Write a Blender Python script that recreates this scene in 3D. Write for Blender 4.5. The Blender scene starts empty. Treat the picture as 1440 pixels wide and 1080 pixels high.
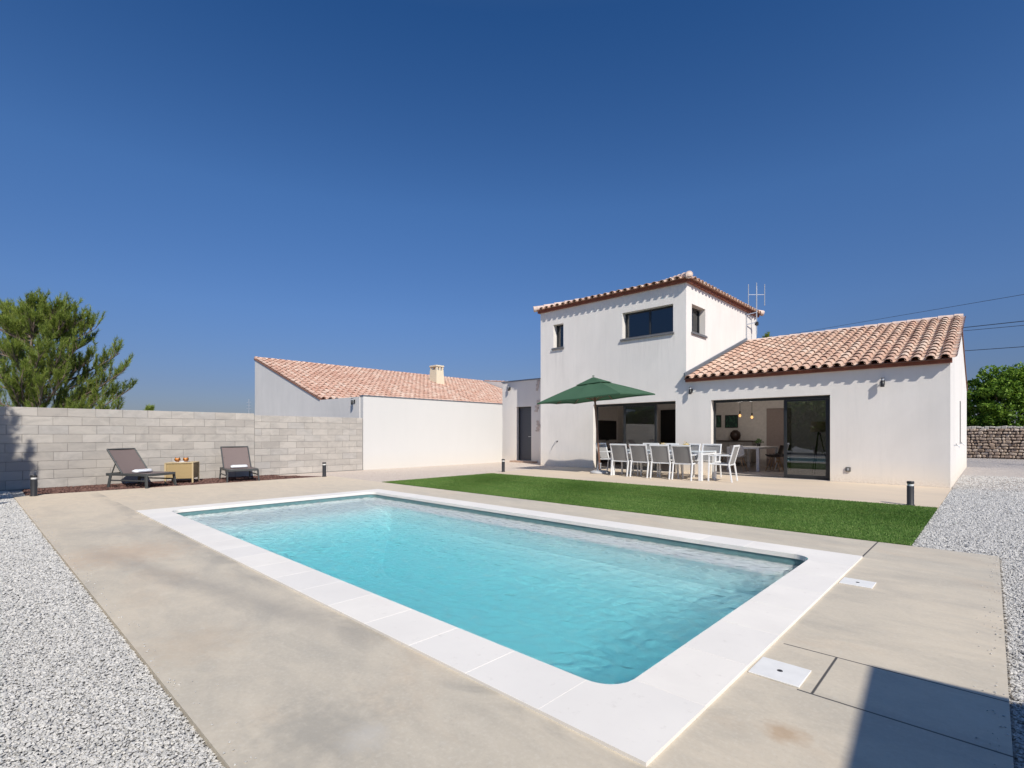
import bpy, math, random
import numpy as np
from mathutils import Vector, Matrix, Quaternion, noise
random.seed(7)
rng = np.random.default_rng(7)
R = math.radians
sc = bpy.context.scene
COL = sc.collection

# ------------------------------------------------------------------ helpers
class MB:
    """collects faces; build() links them as ONE mesh object"""
    def __init__(s):
        s.v = []; s.f = []; s.m = []; s.sm = []
    def quad(s, pts, m=0, sm=False):
        n = len(s.v); s.v += [tuple(p) for p in pts]
        s.f.append(tuple(range(n, n+len(pts)))); s.m.append(m); s.sm.append(sm)
    def addmesh(s, vs, fs, m=0, sm=False):
        n = len(s.v); s.v += [tuple(p) for p in vs]
        for f in fs:
            s.f.append(tuple(n+i for i in f)); s.m.append(m); s.sm.append(sm)
    def box(s, c, d, rot=None, m=0, bev=0.0):
        x, y, z = d[0]/2, d[1]/2, d[2]/2
        if bev > 0:
            b = min(bev, x*.9, y*.9, z*.9)
            vs = []; fs = []
            # chamfered box: 24 verts
            idx = {}
            for sx in (-1, 1):
                for sy in (-1, 1):
                    for sz in (-1, 1):
                        idx[(sx, sy, sz, 0)] = len(vs); vs.append(Vector((sx*x, sy*(y-b), sz*(z-b))))
                        idx[(sx, sy, sz, 1)] = len(vs); vs.append(Vector((sx*(x-b), sy*y, sz*(z-b))))
                        idx[(sx, sy, sz, 2)] = len(vs); vs.append(Vector((sx*(x-b), sy*(y-b), sz*z)))
            for sx in (-1, 1):
                q = [idx[(sx, a, b_, 0)] for a, b_ in ((-1,-1),(1,-1),(1,1),(-1,1))]
                fs.append(q if sx > 0 else q[::-1])
            for sy in (-1, 1):
                q = [idx[(a, sy, b_, 1)] for a, b_ in ((-1,-1),(-1,1),(1,1),(1,-1))]
                fs.append(q if sy > 0 else q[::-1])
            for sz in (-1, 1):
                q = [idx[(a, b_, sz, 2)] for a, b_ in ((-1,-1),(1,-1),(1,1),(-1,1))]
                fs.append(q if sz > 0 else q[::-1])
            for sx in (-1, 1):
                for sy in (-1, 1):
                    q = [idx[(sx,sy,-1,0)], idx[(sx,sy,-1,1)], idx[(sx,sy,1,1)], idx[(sx,sy,1,0)]]
                    fs.append(q if sx*sy > 0 else q[::-1])
            for sx in (-1, 1):
                for sz in (-1, 1):
                    q = [idx[(sx,-1,sz,0)], idx[(sx,1,sz,0)], idx[(sx,1,sz,2)], idx[(sx,-1,sz,2)]]
                    fs.append(q if sx*sz > 0 else q[::-1])
            for sy in (-1, 1):
                for sz in (-1, 1):
                    q = [idx[(-1,sy,sz,1)], idx[(-1,sy,sz,2)], idx[(1,sy,sz,2)], idx[(1,sy,sz,1)]]
                    fs.append(q if sy*sz > 0 else q[::-1])
            for sx in (-1, 1):
                for sy in (-1, 1):
                    for sz in (-1, 1):
                        q = [idx[(sx,sy,sz,0)], idx[(sx,sy,sz,1)], idx[(sx,sy,sz,2)]]
                        fs.append(q if sx*sy*sz > 0 else q[::-1])
        else:
            vs = [Vector((a*x, b_*y, c_*z)) for a in (-1,1) for b_ in (-1,1) for c_ in (-1,1)]
            fs = [(0,1,3,2),(4,6,7,5),(0,4,5,1),(2,3,7,6),(0,2,6,4),(1,5,7,3)]
        if rot is not None: vs = [rot @ v for v in vs]
        c = Vector(c)
        s.addmesh([v+c for v in vs], fs, m)
    def bx(s, x0, x1, y0, y1, z0, z1, m=0, bev=0.0):
        s.box(((x0+x1)/2, (y0+y1)/2, (z0+z1)/2), (x1-x0, y1-y0, z1-z0), None, m, bev)
    def tube(s, pts, r, n=8, m=0, cap=True, sm=True):
        pts = [Vector(p) for p in pts]
        if not hasattr(r, '__len__'): r = [r]*len(pts)
        rings = []; up = None
        for i, p in enumerate(pts):
            if i == 0: t = pts[1]-pts[0]
            elif i == len(pts)-1: t = pts[-1]-pts[-2]
            else: t = (pts[i+1]-p).normalized()+(p-pts[i-1]).normalized()
            t.normalize()
            if up is None:
                up = t.cross(Vector((0,0,1)))
                if up.length < .1: up = t.cross(Vector((0,1,0)))
                up.normalize()
            else:
                up = (up - t*up.dot(t)).normalized()
            w = t.cross(up)
            rings.append([p + (up*math.cos(2*math.pi*k/n)+w*math.sin(2*math.pi*k/n))*r[i] for k in range(n)])
        vs = [v for rg in rings for v in rg]; fs = []
        for i in range(len(pts)-1):
            for k in range(n):
                a = i*n+k; b_ = i*n+(k+1) % n
                fs.append((a, b_, b_+n, a+n))
        s.addmesh(vs, fs, m, sm)
        if cap:
            s.addmesh(rings[0], [tuple(range(n))[::-1]], m); s.addmesh(rings[-1], [tuple(range(n))], m)
    def bar(s, p0, p1, w, h, m=0, bev=0.0, up=(0,0,1)):
        p0 = Vector(p0); p1 = Vector(p1); t = (p1-p0); L = t.length; t.normalize()
        upv = Vector(up)
        x = t.cross(upv)
        if x.length < .05: x = t.cross(Vector((0,1,0)))
        x.normalize(); z = x.cross(t)
        M = Matrix((x, t, z)).transposed()
        s.box((p0+p1)/2, (w, L, h), M, m, bev)
    def lathe(s, prof, c=(0,0,0), n=24, m=0, sm=True, M=None):
        vs = []; fs = []
        for (r, z) in prof:
            for k in range(n):
                a = 2*math.pi*k/n
                v = Vector((r*math.cos(a), r*math.sin(a), z))
                if M is not None: v = M @ v
                vs.append(v+Vector(c))
        for i in range(len(prof)-1):
            for k in range(n):
                a = i*n+k; b_ = i*n+(k+1) % n
                fs.append((a, b_, b_+n, a+n))
        s.addmesh(vs, fs, m, sm)
    def prism(s, poly, z0, z1, m=0, f=None):
        """poly in plane (a,b), extruded along c ; f maps (a,b,c)->xyz"""
        f = f or (lambda a, b, c: (a, b, c))
        n = len(poly)
        vs = [f(a, b, z0) for a, b in poly]+[f(a, b, z1) for a, b in poly]
        fs = [tuple(range(n))[::-1], tuple(range(n, 2*n))]
        for i in range(n):
            j = (i+1) % n; fs.append((i, j, j+n, i+n))
        s.addmesh(vs, fs, m)
    def build(s, name, mats, parent=None, off=None, fix=False):
        me = bpy.data.meshes.new(name)
        off = Vector(off) if off is not None else Vector((0,0,0))
        me.from_pydata([tuple(Vector(v)-off) for v in s.v], [], s.f)
        if not isinstance(mats, (list, tuple)): mats = [mats]
        for m_ in mats: me.materials.append(m_)
        me.polygons.foreach_set('material_index', s.m)
        me.polygons.foreach_set('use_smooth', s.sm)
        if fix:
            import bmesh
            b = bmesh.new(); b.from_mesh(me); bmesh.ops.remove_doubles(b, verts=b.verts, dist=1e-5)
            bmesh.ops.recalc_face_normals(b, faces=b.faces); b.to_mesh(me); b.free()
        me.update()
        o = bpy.data.objects.new(name, me); COL.objects.link(o)
        if parent is not None: o.parent = parent
        return o

def np_mesh(name, verts, faces, mats, parent=None, smooth=False, matidx=None):
    """verts (N,3) array, faces (M,k) array of equal k"""
    me = bpy.data.meshes.new(name)
    k = faces.shape[1]; M_ = faces.shape[0]
    me.vertices.add(len(verts)); me.vertices.foreach_set('co', np.asarray(verts, dtype=np.float32).ravel())
    me.loops.add(M_*k); me.loops.foreach_set('vertex_index', faces.astype(np.int32).ravel())
    me.polygons.add(M_); me.polygons.foreach_set('loop_start', np.arange(0, M_*k, k, dtype=np.int32))
    me.polygons.foreach_set('loop_total', np.full(M_, k, dtype=np.int32))
    for m_ in (mats if isinstance(mats, (list, tuple)) else [mats]): me.materials.append(m_)
    if matidx is not None: me.polygons.foreach_set('material_index', matidx.astype(np.int32))
    me.polygons.foreach_set('use_smooth', np.full(M_, smooth))
    me.update(calc_edges=True); me.validate()
    o = bpy.data.objects.new(name, me); COL.objects.link(o)
    if parent is not None: o.parent = parent
    return o

def tag(o, label=None, cat=None, group=None, kind=None):
    if label: o['label'] = label
    if cat: o['category'] = cat
    if group: o['group'] = group
    if kind: o['kind'] = kind
    return o
def empty(name, loc=(0,0,0), rz=0, label=None, cat=None, group=None):
    o = bpy.data.objects.new(name, None); o.empty_display_size = .2; COL.objects.link(o)
    o.location = loc; o.rotation_euler = (0, 0, rz)
    return tag(o, label, cat, group)
def kids(o): return [c for c in bpy.data.objects if c.parent == o]
def copy_tree(o, parent=None):
    c = o.copy(); COL.objects.link(c)
    if parent is not None: c.parent = parent
    for ch in kids(o):
        if ch is not c: copy_tree(ch, c)
    return c
def put(src, loc, rz, label, group, first=False):
    o = src if first else copy_tree(src)
    o.location = loc; o.rotation_euler = (0, 0, rz); o['label'] = label
    if group: o['group'] = group
    return o

# ------------------------------------------------------------------ materials
class NT:
    def __init__(s, name):
        s.mat = bpy.data.materials.new(name); s.mat.use_nodes = True
        s.nt = s.mat.node_tree; s.nt.nodes.clear()
        s.out = s.nt.nodes.new('ShaderNodeOutputMaterial')
    def n(s, t, **kw):
        nd = s.nt.nodes.new(t)
        for k, v in kw.items():
            if k.startswith('i_'):
                key = k[2:].replace('_', ' ')
                nd.inputs[key].default_value = v
            else: setattr(nd, k, v)
        return nd
    def l(s, a, b): s.nt.links.new(a, b)
    def coord(s, kind='Object'):
        return s.n('ShaderNodeTexCoord').outputs[kind]
    def noise(s, scale, detail=4, rough=.5, vec=None, dist=0.0):
        nd = s.n('ShaderNodeTexNoise'); nd.inputs['Scale'].default_value = scale
        nd.inputs['Detail'].default_value = detail; nd.inputs['Roughness'].default_value = rough
        nd.inputs['Distortion'].default_value = dist
        if vec is not None: s.l(vec, nd.inputs['Vector'])
        return nd.outputs['Fac']
    def ramp(s, fac, stops):
        nd = s.n('ShaderNodeValToRGB'); cr = nd.color_ramp
        while len(cr.elements) < len(stops): cr.elements.new(.5)
        for e, (p, c) in zip(cr.elements, stops):
            e.position = p; e.color = (c, c, c, 1) if not hasattr(c, '__len__') else (*c, 1)
        s.l(fac, nd.inputs['Fac']); return nd.outputs['Color']
    def mix(s, fac, a, b, mode='MIX'):
        nd = s.n('ShaderNodeMix', data_type='RGBA', blend_type=mode)
        for sock, val in ((nd.inputs['Factor'], fac), (nd.inputs['A'], a), (nd.inputs['B'], b)):
            pass
        fi = nd.inputs[0]; ai = nd.inputs[6]; bi = nd.inputs[7]
        for sock, val in ((fi, fac), (ai, a), (bi, b)):
            if isinstance(val, (int, float)) : sock.default_value = val
            elif isinstance(val, (tuple, list)): sock.default_value = (*val, 1) if len(val) == 3 else val
            else: s.l(val, sock)
        return nd.outputs[2]
    def math(s, op, a, b=None, c=None, clamp=False):
        nd = s.n('ShaderNodeMath', operation=op, use_clamp=clamp)
        for i, v in enumerate((a, b, c)):
            if v is None: continue
            if isinstance(v, (int, float)): nd.inputs[i].default_value = v
            else: s.l(v, nd.inputs[i])
        return nd.outputs[0]
    def sepxyz(s, vec):
        nd = s.n('ShaderNodeSeparateXYZ'); s.l(vec, nd.inputs[0]); return nd.outputs
    def mapping(s, vec, scale=(1,1,1), rot=(0,0,0), loc=(0,0,0)):
        nd = s.n('ShaderNodeMapping'); s.l(vec, nd.inputs[0])
        nd.inputs['Scale'].default_value = scale; nd.inputs['Rotation'].default_value = rot; nd.inputs['Location'].default_value = loc
        return nd.outputs[0]
    def bump(s, h, strength=.3, dist=.01, normal=None):
        nd = s.n('ShaderNodeBump'); nd.inputs['Strength'].default_value = strength; nd.inputs['Distance'].default_value = dist
        s.l(h, nd.inputs['Height'])
        if normal is not None: s.l(normal, nd.inputs['Normal'])
        return nd.outputs[0]
    def bsdf(s, color, rough=.6, metal=0.0, normal=None, spec=None, **kw):
        p = s.n('ShaderNodeBsdfPrincipled')
        for key, val in (('Base Color', color), ('Roughness', rough), ('Metallic', metal)):
            if isinstance(val, (int, float)): p.inputs[key].default_value = val
            elif isinstance(val, (tuple, list)): p.inputs[key].default_value = (*val, 1)
            else: s.l(val, p.inputs[key])
        if spec is not None: p.inputs['Specular IOR Level'].default_value = spec
        if normal is not None: s.l(normal, p.inputs['Normal'])
        for k, v in kw.items(): p.inputs[k.replace('_', ' ')].default_value = v
        s.l(p.outputs[0], s.out.inputs[0]); return p

def flat(name, col, rough=.5, metal=0.0, var=.06, scale=12, bump=0.0, spec=None):
    t = NT(name); co = t.coord()
    nz = t.noise(scale, 4, .55, co)
    c = t.mix(t.ramp(nz, [(.3, 0), (.7, 1)]), tuple(x*(1-var) for x in col), tuple(min(1, x*(1+var)) for x in col))
    nrm = t.bump(t.noise(scale*12, 3, .6, co), bump, .002) if bump else None
    t.bsdf(c, rough, metal, nrm, spec); return t.mat

def band(t, x, c, w, soft=None):
    """1 inside |x-c|<w/2"""
    d = t.math('ABSOLUTE', t.math('SUBTRACT', x, c))
    nd = t.n('ShaderNodeMapRange', clamp=True); t.l(d, nd.inputs[0])
    nd.inputs[1].default_value = w/2; nd.inputs[2].default_value = w/2+(soft if soft is not None else w*.4)
    nd.inputs[3].default_value = 1; nd.inputs[4].default_value = 0
    return nd.outputs[0]
def step(t, x, a, b):
    nd = t.n('ShaderNodeMapRange', clamp=True); t.l(x, nd.inputs[0])
    nd.inputs[1].default_value = a; nd.inputs[2].default_value = b
    return nd.outputs[0]

def mat_stucco(name, col, dirt=.12, painted_bounce=0.0, streak=False):
    t = NT(name); co = t.coord()
    a = t.noise(.55, 5, .6, t.mapping(co, (1, 1, .6)), .6)
    b = t.noise(3.2, 4, .6, t.mapping(co, (1, 1, .25)))
    f = t.math('ADD', t.math('MULTIPLY', t.ramp(a, [(.35, 0), (.68, 1)]), .65), t.math('MULTIPLY', t.ramp(b, [(.3, 0), (.75, 1)]), .35))
    c = t.mix(f, col, tuple(x*(1-dirt) for x in col))
    if painted_bounce > 0:  # warm light bounced off the terrace, painted into the wall foot
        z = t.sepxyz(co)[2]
        m = t.math('MULTIPLY', t.math('SUBTRACT', 1, step(t, t.math('ADD', z, t.math('MULTIPLY', a, .25)), .05, .75)), painted_bounce)
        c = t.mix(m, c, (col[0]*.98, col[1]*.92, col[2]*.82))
    if streak:
        x, y, z = t.sepxyz(co)
        st_ = t.ramp(t.noise(9, 4, .7, t.mapping(co, (1, 1, .08))), [(.45, 0), (.62, 1)])
        for (xa, xb, zt) in ((-2.27, -.38, 4.30), (-5.22, -4.66, 4.34)):
            m_ = t.math('MULTIPLY', band(t, x, (xa+xb)/2, xb-xa, .05), t.math('MULTIPLY', t.math('LESS_THAN', z, zt), step(t, z, zt-1.1, zt)))
            c = t.mix(t.math('MULTIPLY', t.math('MULTIPLY', m_, st_), .22), c, (.45, .43, .41))
        e_ = t.math('MULTIPLY', t.ramp(t.noise(5, 4, .7, t.mapping(co, (1, 1, .10), (0, 0, 0), (3, 0, 0))), [(.50, 0), (.66, 1)]), .10)
        c = t.mix(e_, c, (.55, .53, .50))
        sp_ = t.math('MULTIPLY', t.math('SUBTRACT', 1, step(t, z, .0, .22)), t.ramp(t.noise(22, 4, .7, co), [(.42, 0), (.6, 1)]))
        c = t.mix(t.math('MULTIPLY', sp_, .35), c, (.55, .46, .36))
    n1 = t.noise(140, 3, .7, co); n2 = t.noise(9, 3, .5, co)
    nb = t.bump(t.math('ADD', n1, t.math('MULTIPLY', n2, 1.2)), .22, .004)
    t.bsdf(c, .9, 0, nb, .25); return t.mat

M = {}
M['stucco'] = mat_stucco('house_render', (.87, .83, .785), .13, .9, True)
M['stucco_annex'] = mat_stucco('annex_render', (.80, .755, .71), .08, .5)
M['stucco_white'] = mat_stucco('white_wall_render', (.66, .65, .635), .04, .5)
M['stucco_grey'] = mat_stucco('grey_gable_render', (.80, .77, .74), .14)
M['inner'] = flat('interior_paint', (.84, .80, .77), .8)
M['innerfloor'] = flat('interior_floor', (.52, .47, .43), .35)
M['anthracite'] = flat('anthracite_aluminium', (.035, .038, .043), .35, .3)
M['dark'] = flat('dark_plastic', (.03, .03, .032), .4)
M['blackish'] = flat('black_panel', (.008, .008, .009), .3)
M['sill'] = flat('grey_sill', (.16, .16, .17), .6)
M['white_metal'] = flat('white_powder_coat', (.80, .81, .82), .35, 0, .03)
M['sling'] = None
M['fascia'] = flat('terracotta_fascia', (.23, .075, .045), .7, 0, .2, 6)
M['teak'] = flat('umbrella_wood', (.20, .11, .075), .5, 0, .2, 30)
M['oakleg'] = flat('oak_leg', (.45, .28, .15), .5, 0, .15, 30)
M['zinc'] = flat('zinc_flashing', (.20, .23, .27), .45, .4)
M['galv'] = flat('galvanised_steel', (.55, .57, .60), .4, .6)
M['chimney'] = flat('cream_chimney', (.72, .64, .48), .85, 0, .06)
M['lounger'] = flat('lounger_frame', (.075, .08, .082), .45, .2)
M['towel'] = flat('white_towel', (.82, .84, .88), .95, 0, .04, 20, .3)
M['orange'] = flat('orange_drink', (.85, .30, .04), .25)
M['yellow'] = flat('yellow_flowers', (.75, .52, .10), .7, 0, .3, 60)
M['leafpot'] = flat('pot_plant_leaf', (.07, .12, .04), .6)
M['concrete_base'] = flat('parasol_base_concrete', (.50, .50, .51), .8, 0, .1, 20, .3)
M['lid'] = flat('white_lid_plastic', (.80, .79, .77), .5, 0, .05)
M['pinkdoor'] = flat('interior_doorway', (.36, .29, .27), .6)
M['shade'] = flat('lamp_shade', (.62, .48, .34), .8)
M['ledge'] = flat('brown_step_tile', (.42, .29, .22), .7, 0, .2, 5)
M['cable'] = flat('black_cable', (.03, .03, .035), .6)
M['picture'] = None

def mat_sling(name, c0, c1, sc_=220):
    t = NT(name); co = t.coord()
    w = t.n('ShaderNodeTexChecker'); w.inputs['Scale'].default_value = sc_; t.l(co, w.inputs['Vector'])
    nz = t.noise(6, 3, .5, co)
    c = t.mix(w.outputs['Fac'], c0, c1)
    c = t.mix(t.math('MULTIPLY', nz, .4), c, tuple(x*.75 for x in c0))
    t.bsdf(c, .75, 0, t.bump(w.outputs['Fac'], .3, .001)); return t.mat
M['sling'] = mat_sling('grey_sling_mesh', (.33, .325, .32), (.25, .245, .24))
M['sling_brown'] = mat_sling('brown_sling_mesh', (.215, .165, .155), (.165, .125, .118))

def mat_picture():
    t = NT('leaf_print'); co = t.coord()
    v = t.n('ShaderNodeTexVoronoi'); v.inputs['Scale'].default_value = 14; t.l(t.mapping(co, (1, 1, .5)), v.inputs['Vector'])
    c = t.ramp(v.outputs['Distance'], [(0, (.02, .10, .07)), (.35, (.01, .03, .03)), (.8, (.05, .16, .10))])
    t.bsdf(c, .3); return t.mat
M['picture'] = mat_picture()

def mat_wicker():
    t = NT('rattan_weave'); co = t.coord()
    w1 = t.n('ShaderNodeTexWave', wave_type='BANDS', bands_direction='Z'); w1.inputs['Scale'].default_value = 22; t.l(co, w1.inputs['Vector'])
    ck = t.n('ShaderNodeTexChecker'); ck.inputs['Scale'].default_value = 60; t.l(co, ck.inputs['Vector'])
    c = t.mix(ck.outputs['Fac'], (.46, .335, .16), (.35, .25, .115))
    h = t.math('ADD', w1.outputs['Fac'], ck.outputs['Fac'])
    t.bsdf(c, .6, 0, t.bump(h, .4, .003)); return t.mat
M['wicker'] = mat_wicker()
M['wickerframe'] = flat('rattan_frame', (.54, .42, .24), .5, 0, .1)

def mat_glass(name, tint=(.75, .80, .82), ior=1.75):
    t = NT(name)
    fr = t.n('ShaderNodeFresnel'); fr.inputs['IOR'].default_value = ior
    tr = t.n('ShaderNodeBsdfTransparent'); tr.inputs[0].default_value = (*tint, 1)
    gl = t.n('ShaderNodeBsdfGlossy'); gl.inputs['Roughness'].default_value = .0; gl.inputs['Color'].default_value = (.95, .97, 1, 1)
    mx = t.n('ShaderNodeMixShader'); t.l(fr.outputs[0], mx.inputs[0]); t.l(tr.outputs[0], mx.inputs[1]); t.l(gl.outputs[0], mx.inputs[2])
    t.l(mx.outputs[0], t.out.inputs[0]); return t.mat
M['glass'] = mat_glass('door_glass', (.46, .49, .51), 2.1)
M['glass_dark'] = mat_glass('window_glass', (.28, .30, .33), 2.0)
M['glass_clear'] = mat_glass('drinking_glass', (.95, .95, .95), 1.4)

def mat_emit(name, col, st):
    t = NT(name); e = t.n('ShaderNodeEmission'); e.inputs[0].default_value = (*col, 1); e.inputs[1].default_value = st
    t.l(e.outputs[0], t.out.inputs[0]); return t.mat
M['bulb'] = mat_emit('warm_bulb', (1, .50, .18), 1.4)

def mat_tile(name, a, b, c_, d, dull=0.0):
    t = NT(name); g = t.n('ShaderNodeNewGeometry'); rnd = g.outputs['Random Per Island']
    base = t.ramp(rnd, [(0, a), (.22, b), (.45, c_), (.62, b), (.8, d), (1, a)])
    co = t.coord()
    nz = t.noise(9, 5, .65, co); nz2 = t.noise(38, 4, .7, co)
    base = t.mix(t.math('MULTIPLY', t.ramp(nz, [(.42, 0), (.7, 1)]), .45), base, (.40, .34, .29))
    base = t.mix(t.math('MULTIPLY', t.ramp(nz2, [(.5, 0), (.75, 1)]), .35), base, (.60, .45, .36))
    t.bsdf(base, .9, 0, t.bump(nz2, .35, .004), .2); return t.mat
M['tile'] = mat_tile('old_clay_tile', (.58, .355, .26), (.66, .455, .345), (.48, .295, .22), (.70, .54, .43))
M['tile_n'] = mat_tile('pink_clay_tile', (.66, .40, .30), (.74, .50, .39), (.60, .34, .25), (.78, .59, .48))
M['underlay'] = flat('roof_underlay', (.24, .12, .085), .9)
M['mortar'] = flat('ridge_mortar', (.66, .52, .45), .9, 0, .15, 8, .4)

def mat_concrete():
    t = NT('pool_deck_concrete'); co = t.coord(); x, y, z = t.sepxyz(co)
    big = t.noise(.35, 4, .6, t.mapping(co, (1, 1.6, 1), (0, 0, .5)), 1.0)
    mid = t.noise(1.1, 5, .62, t.mapping(co, (1, 2.4, 1), (0, 0, .4)), .8)
    fine = t.noise(60, 4, .7, co)
    c = t.mix(t.ramp(big, [(.33, 0), (.66, 1)]), (.65, .565, .445), (.57, .51, .415))
    c = t.mix(t.math('MULTIPLY', t.ramp(mid, [(.45, 0), (.72, 1)]), .45), c, (.385, .355, .30))
    mid2 = t.noise(.8, 4, .6, t.mapping(co, (1, 2, 1), (0, 0, .2), (7, 3, 0)), .7)
    c = t.mix(t.math('MULTIPLY', t.ramp(mid2, [(.56, 0), (.74, 1)]), .38), c, (.57, .43, .30))
    # lighter and more beige towards the far left
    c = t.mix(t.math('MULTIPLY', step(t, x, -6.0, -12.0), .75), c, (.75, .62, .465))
    sp = t.noise(14, 3, .6, co)
    m3 = t.noise(3.0, 6, .68, t.mapping(co, (1, 1.7, 1), (0, 0, .6)), 1.2)
    c = t.mix(t.math('MULTIPLY', t.ramp(m3, [(.40, 0), (.66, 1)]), .26), c, (.38, .35, .30))
    c = t.mix(t.math('MULTIPLY', t.ramp(m3, [(.28, 1), (.42, 0)]), .22), c, (.66, .60, .51))
    c = t.mix(t.math('MULTIPLY', t.ramp(sp, [(.60, 0), (.72, 1)]), .22), c, (.56, .53, .47))
    ag = t.noise(48, 5, .75, co); c = t.mix(t.math('MULTIPLY', t.ramp(ag, [(.50, 0), (.70, 1)]), .30), c, (.74, .70, .62)); c = t.mix(t.math('MULTIPLY', t.ramp(ag, [(.28, 1), (.42, 0)]), .30), c, (.30, .28, .24))
    # rust blotch by the near right corner
    def blob(cx, cy, r, amt, col, cin):
        d = t.math('SQRT', t.math('ADD', t.math('POWER', t.math('SUBTRACT', x, cx), 2), t.math('POWER', t.math('MULTIPLY', t.math('SUBTRACT', y, cy), 1.0), 2)))
        d = t.math('ADD', d, t.math('MULTIPLY', t.math('SUBTRACT', sp, .5), r*1.6))
        return t.mix(t.math('MULTIPLY', t.math('SUBTRACT', 1, step(t, d, r*.2, r)), amt), cin, col)
    c = blob(-.60, 2.22, .10, .55, (.42, .27, .15), c)
    c = blob(-3.3, .85, .35, .30, (.52, .40, .28), c)
    c = blob(-6.3, .98, .75, .5, (.58, .42, .29), c)
    c = blob(-1.95, .95, .34, .5, (.30, .285, .255), c)
    c = blob(-1.8, 1.05, .12, .4, (.62, .59, .54), c)
    c = blob(-7.9, 1.2, .8, .30, (.40, .38, .34), c)
    # long faint dark band across the near deck
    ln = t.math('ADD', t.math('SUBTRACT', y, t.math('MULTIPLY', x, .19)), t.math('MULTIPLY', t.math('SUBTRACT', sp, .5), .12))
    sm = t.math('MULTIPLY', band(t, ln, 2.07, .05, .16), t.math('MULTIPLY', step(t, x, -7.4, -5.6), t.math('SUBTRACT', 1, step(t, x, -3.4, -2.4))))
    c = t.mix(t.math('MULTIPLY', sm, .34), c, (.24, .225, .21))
    # damp dark margin beside the coping
    dm = t.math('MULTIPLY', t.math('MULTIPLY', t.math('SUBTRACT', 1, step(t, t.math('SUBTRACT', 1.65, y), .0, .22)), t.math('LESS_THAN', y, 1.66)), t.ramp(mid, [(.4, 0), (.6, 1)]))
    c = t.mix(t.math('MULTIPLY', dm, .45), c, (.25, .235, .21))
    # saw-cut joints
    j = t.math('MULTIPLY', band(t, y, 3.165, .006, .004), t.math('GREATER_THAN', x, -.86))
    j2 = t.math('MULTIPLY', band(t, y, 2.64, .007, .004), t.math('GREATER_THAN', x, -.66))
    j3 = t.math('MULTIPLY', band(t, x, -.60, .007, .004), t.math('MULTIPLY', t.math('GREATER_THAN', y, 2.64), t.math('LESS_THAN', y, 3.165)))
    j4 = t.math('MULTIPLY', band(t, x, -.91, .010, .004), t.math('GREATER_THAN', y, 5.88))
    jj = t.math('MAXIMUM', t.math('MAXIMUM', j, j2), t.math('MAXIMUM', j3, j4))
    c = t.mix(jj, c, (.09, .085, .08))
    v = t.n('ShaderNodeTexVoronoi'); v.inputs['Scale'].default_value = 1.9; t.l(co, v.inputs['Vector'])
    dots = t.math('LESS_THAN', v.outputs['Distance'], .022)
    c = t.mix(t.math('MULTIPLY', dots, .6), c, (.10, .09, .08))
    h = t.math('SUBTRACT', t.math('ADD', t.math('MULTIPLY', fine, .25), t.math('MULTIPLY', mid, .6)), t.math('MULTIPLY', jj, 2))
    t.bsdf(c, t.ramp(mid, [(.3, .72), (.7, .55)]), 0, t.bump(h, .25, .004), .35); return t.mat
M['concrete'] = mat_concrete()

def mat_terrace():
    t = NT('beige_terrace_concrete'); co = t.coord()
    big = t.noise(.5, 5, .6, t.mapping(co, (1, 2.4, 1))); fine = t.noise(70, 3, .7, co)
    c = t.mix(t.ramp(big, [(.35, 0), (.68, 1)]), (.68, .56, .43), (.61, .51, .40))
    t.bsdf(c, .7, 0, t.bump(fine, .15, .003), .3); return t.mat
M['terrace'] = mat_terrace()

def mat_gravel_ground():
    t = NT('grey_gravel_ground'); co = t.coord(); x, y, z = t.sepxyz(co)
    v = t.n('ShaderNodeTexVoronoi'); v.inputs['Scale'].default_value = 55; t.l(co, v.inputs['Vector'])
    v2 = t.n('ShaderNodeTexVoronoi'); v2.inputs['Scale'].default_value = 22; t.l(co, v2.inputs['Vector'])
    sv = t.n('ShaderNodeSeparateColor'); t.l(v.outputs['Color'], sv.inputs[0])
    c = t.ramp(sv.outputs[0], [(0, (.30, .30, .30)), (.5, (.44, .435, .43)), (1, (.56, .55, .535))])
    nz = t.noise(.8, 5, .6, co, .6)
    c = t.mix(t.math('MULTIPLY', t.ramp(nz, [(.45, 0), (.7, 1)]), .35), c, (.30, .29, .285))
    # worn driveway further back : pinkish dust and a brown tyre track
    far = step(t, t.math('ADD', y, t.math('MULTIPLY', t.math('SUBTRACT', nz, .5), 3)), 14.6, 15.6)
    c = t.mix(t.math('MULTIPLY', far, .6), c, (.56, .49, .45))
    tr = band(t, t.math('ADD', t.math('ADD', y, t.math('MULTIPLY', x, .9)), t.math('MULTIPLY', t.math('SUBTRACT', nz, .5), 1.4)), 14.1, .7, .5)
    c = t.mix(t.math('MULTIPLY', tr, .55), c, (.27, .215, .18))
    tr2 = band(t, t.math('ADD', t.math('ADD', y, t.math('MULTIPLY', x, -2.5)), t.math('MULTIPLY', t.math('SUBTRACT', nz, .5), 3)), 16.6, .2, .3)
    c = t.mix(t.math('MULTIPLY', tr2, .35), c, (.2, .19, .18))
    h = t.math('SUBTRACT', 1, v.outputs['Distance'])
    t.bsdf(c, .9, 0, t.bump(t.math('ADD', h, t.math('MULTIPLY', v2.outputs['Distance'], -.5)), 1.0, .02), .2); return t.mat
M['gravel'] = mat_gravel_ground()

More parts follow.
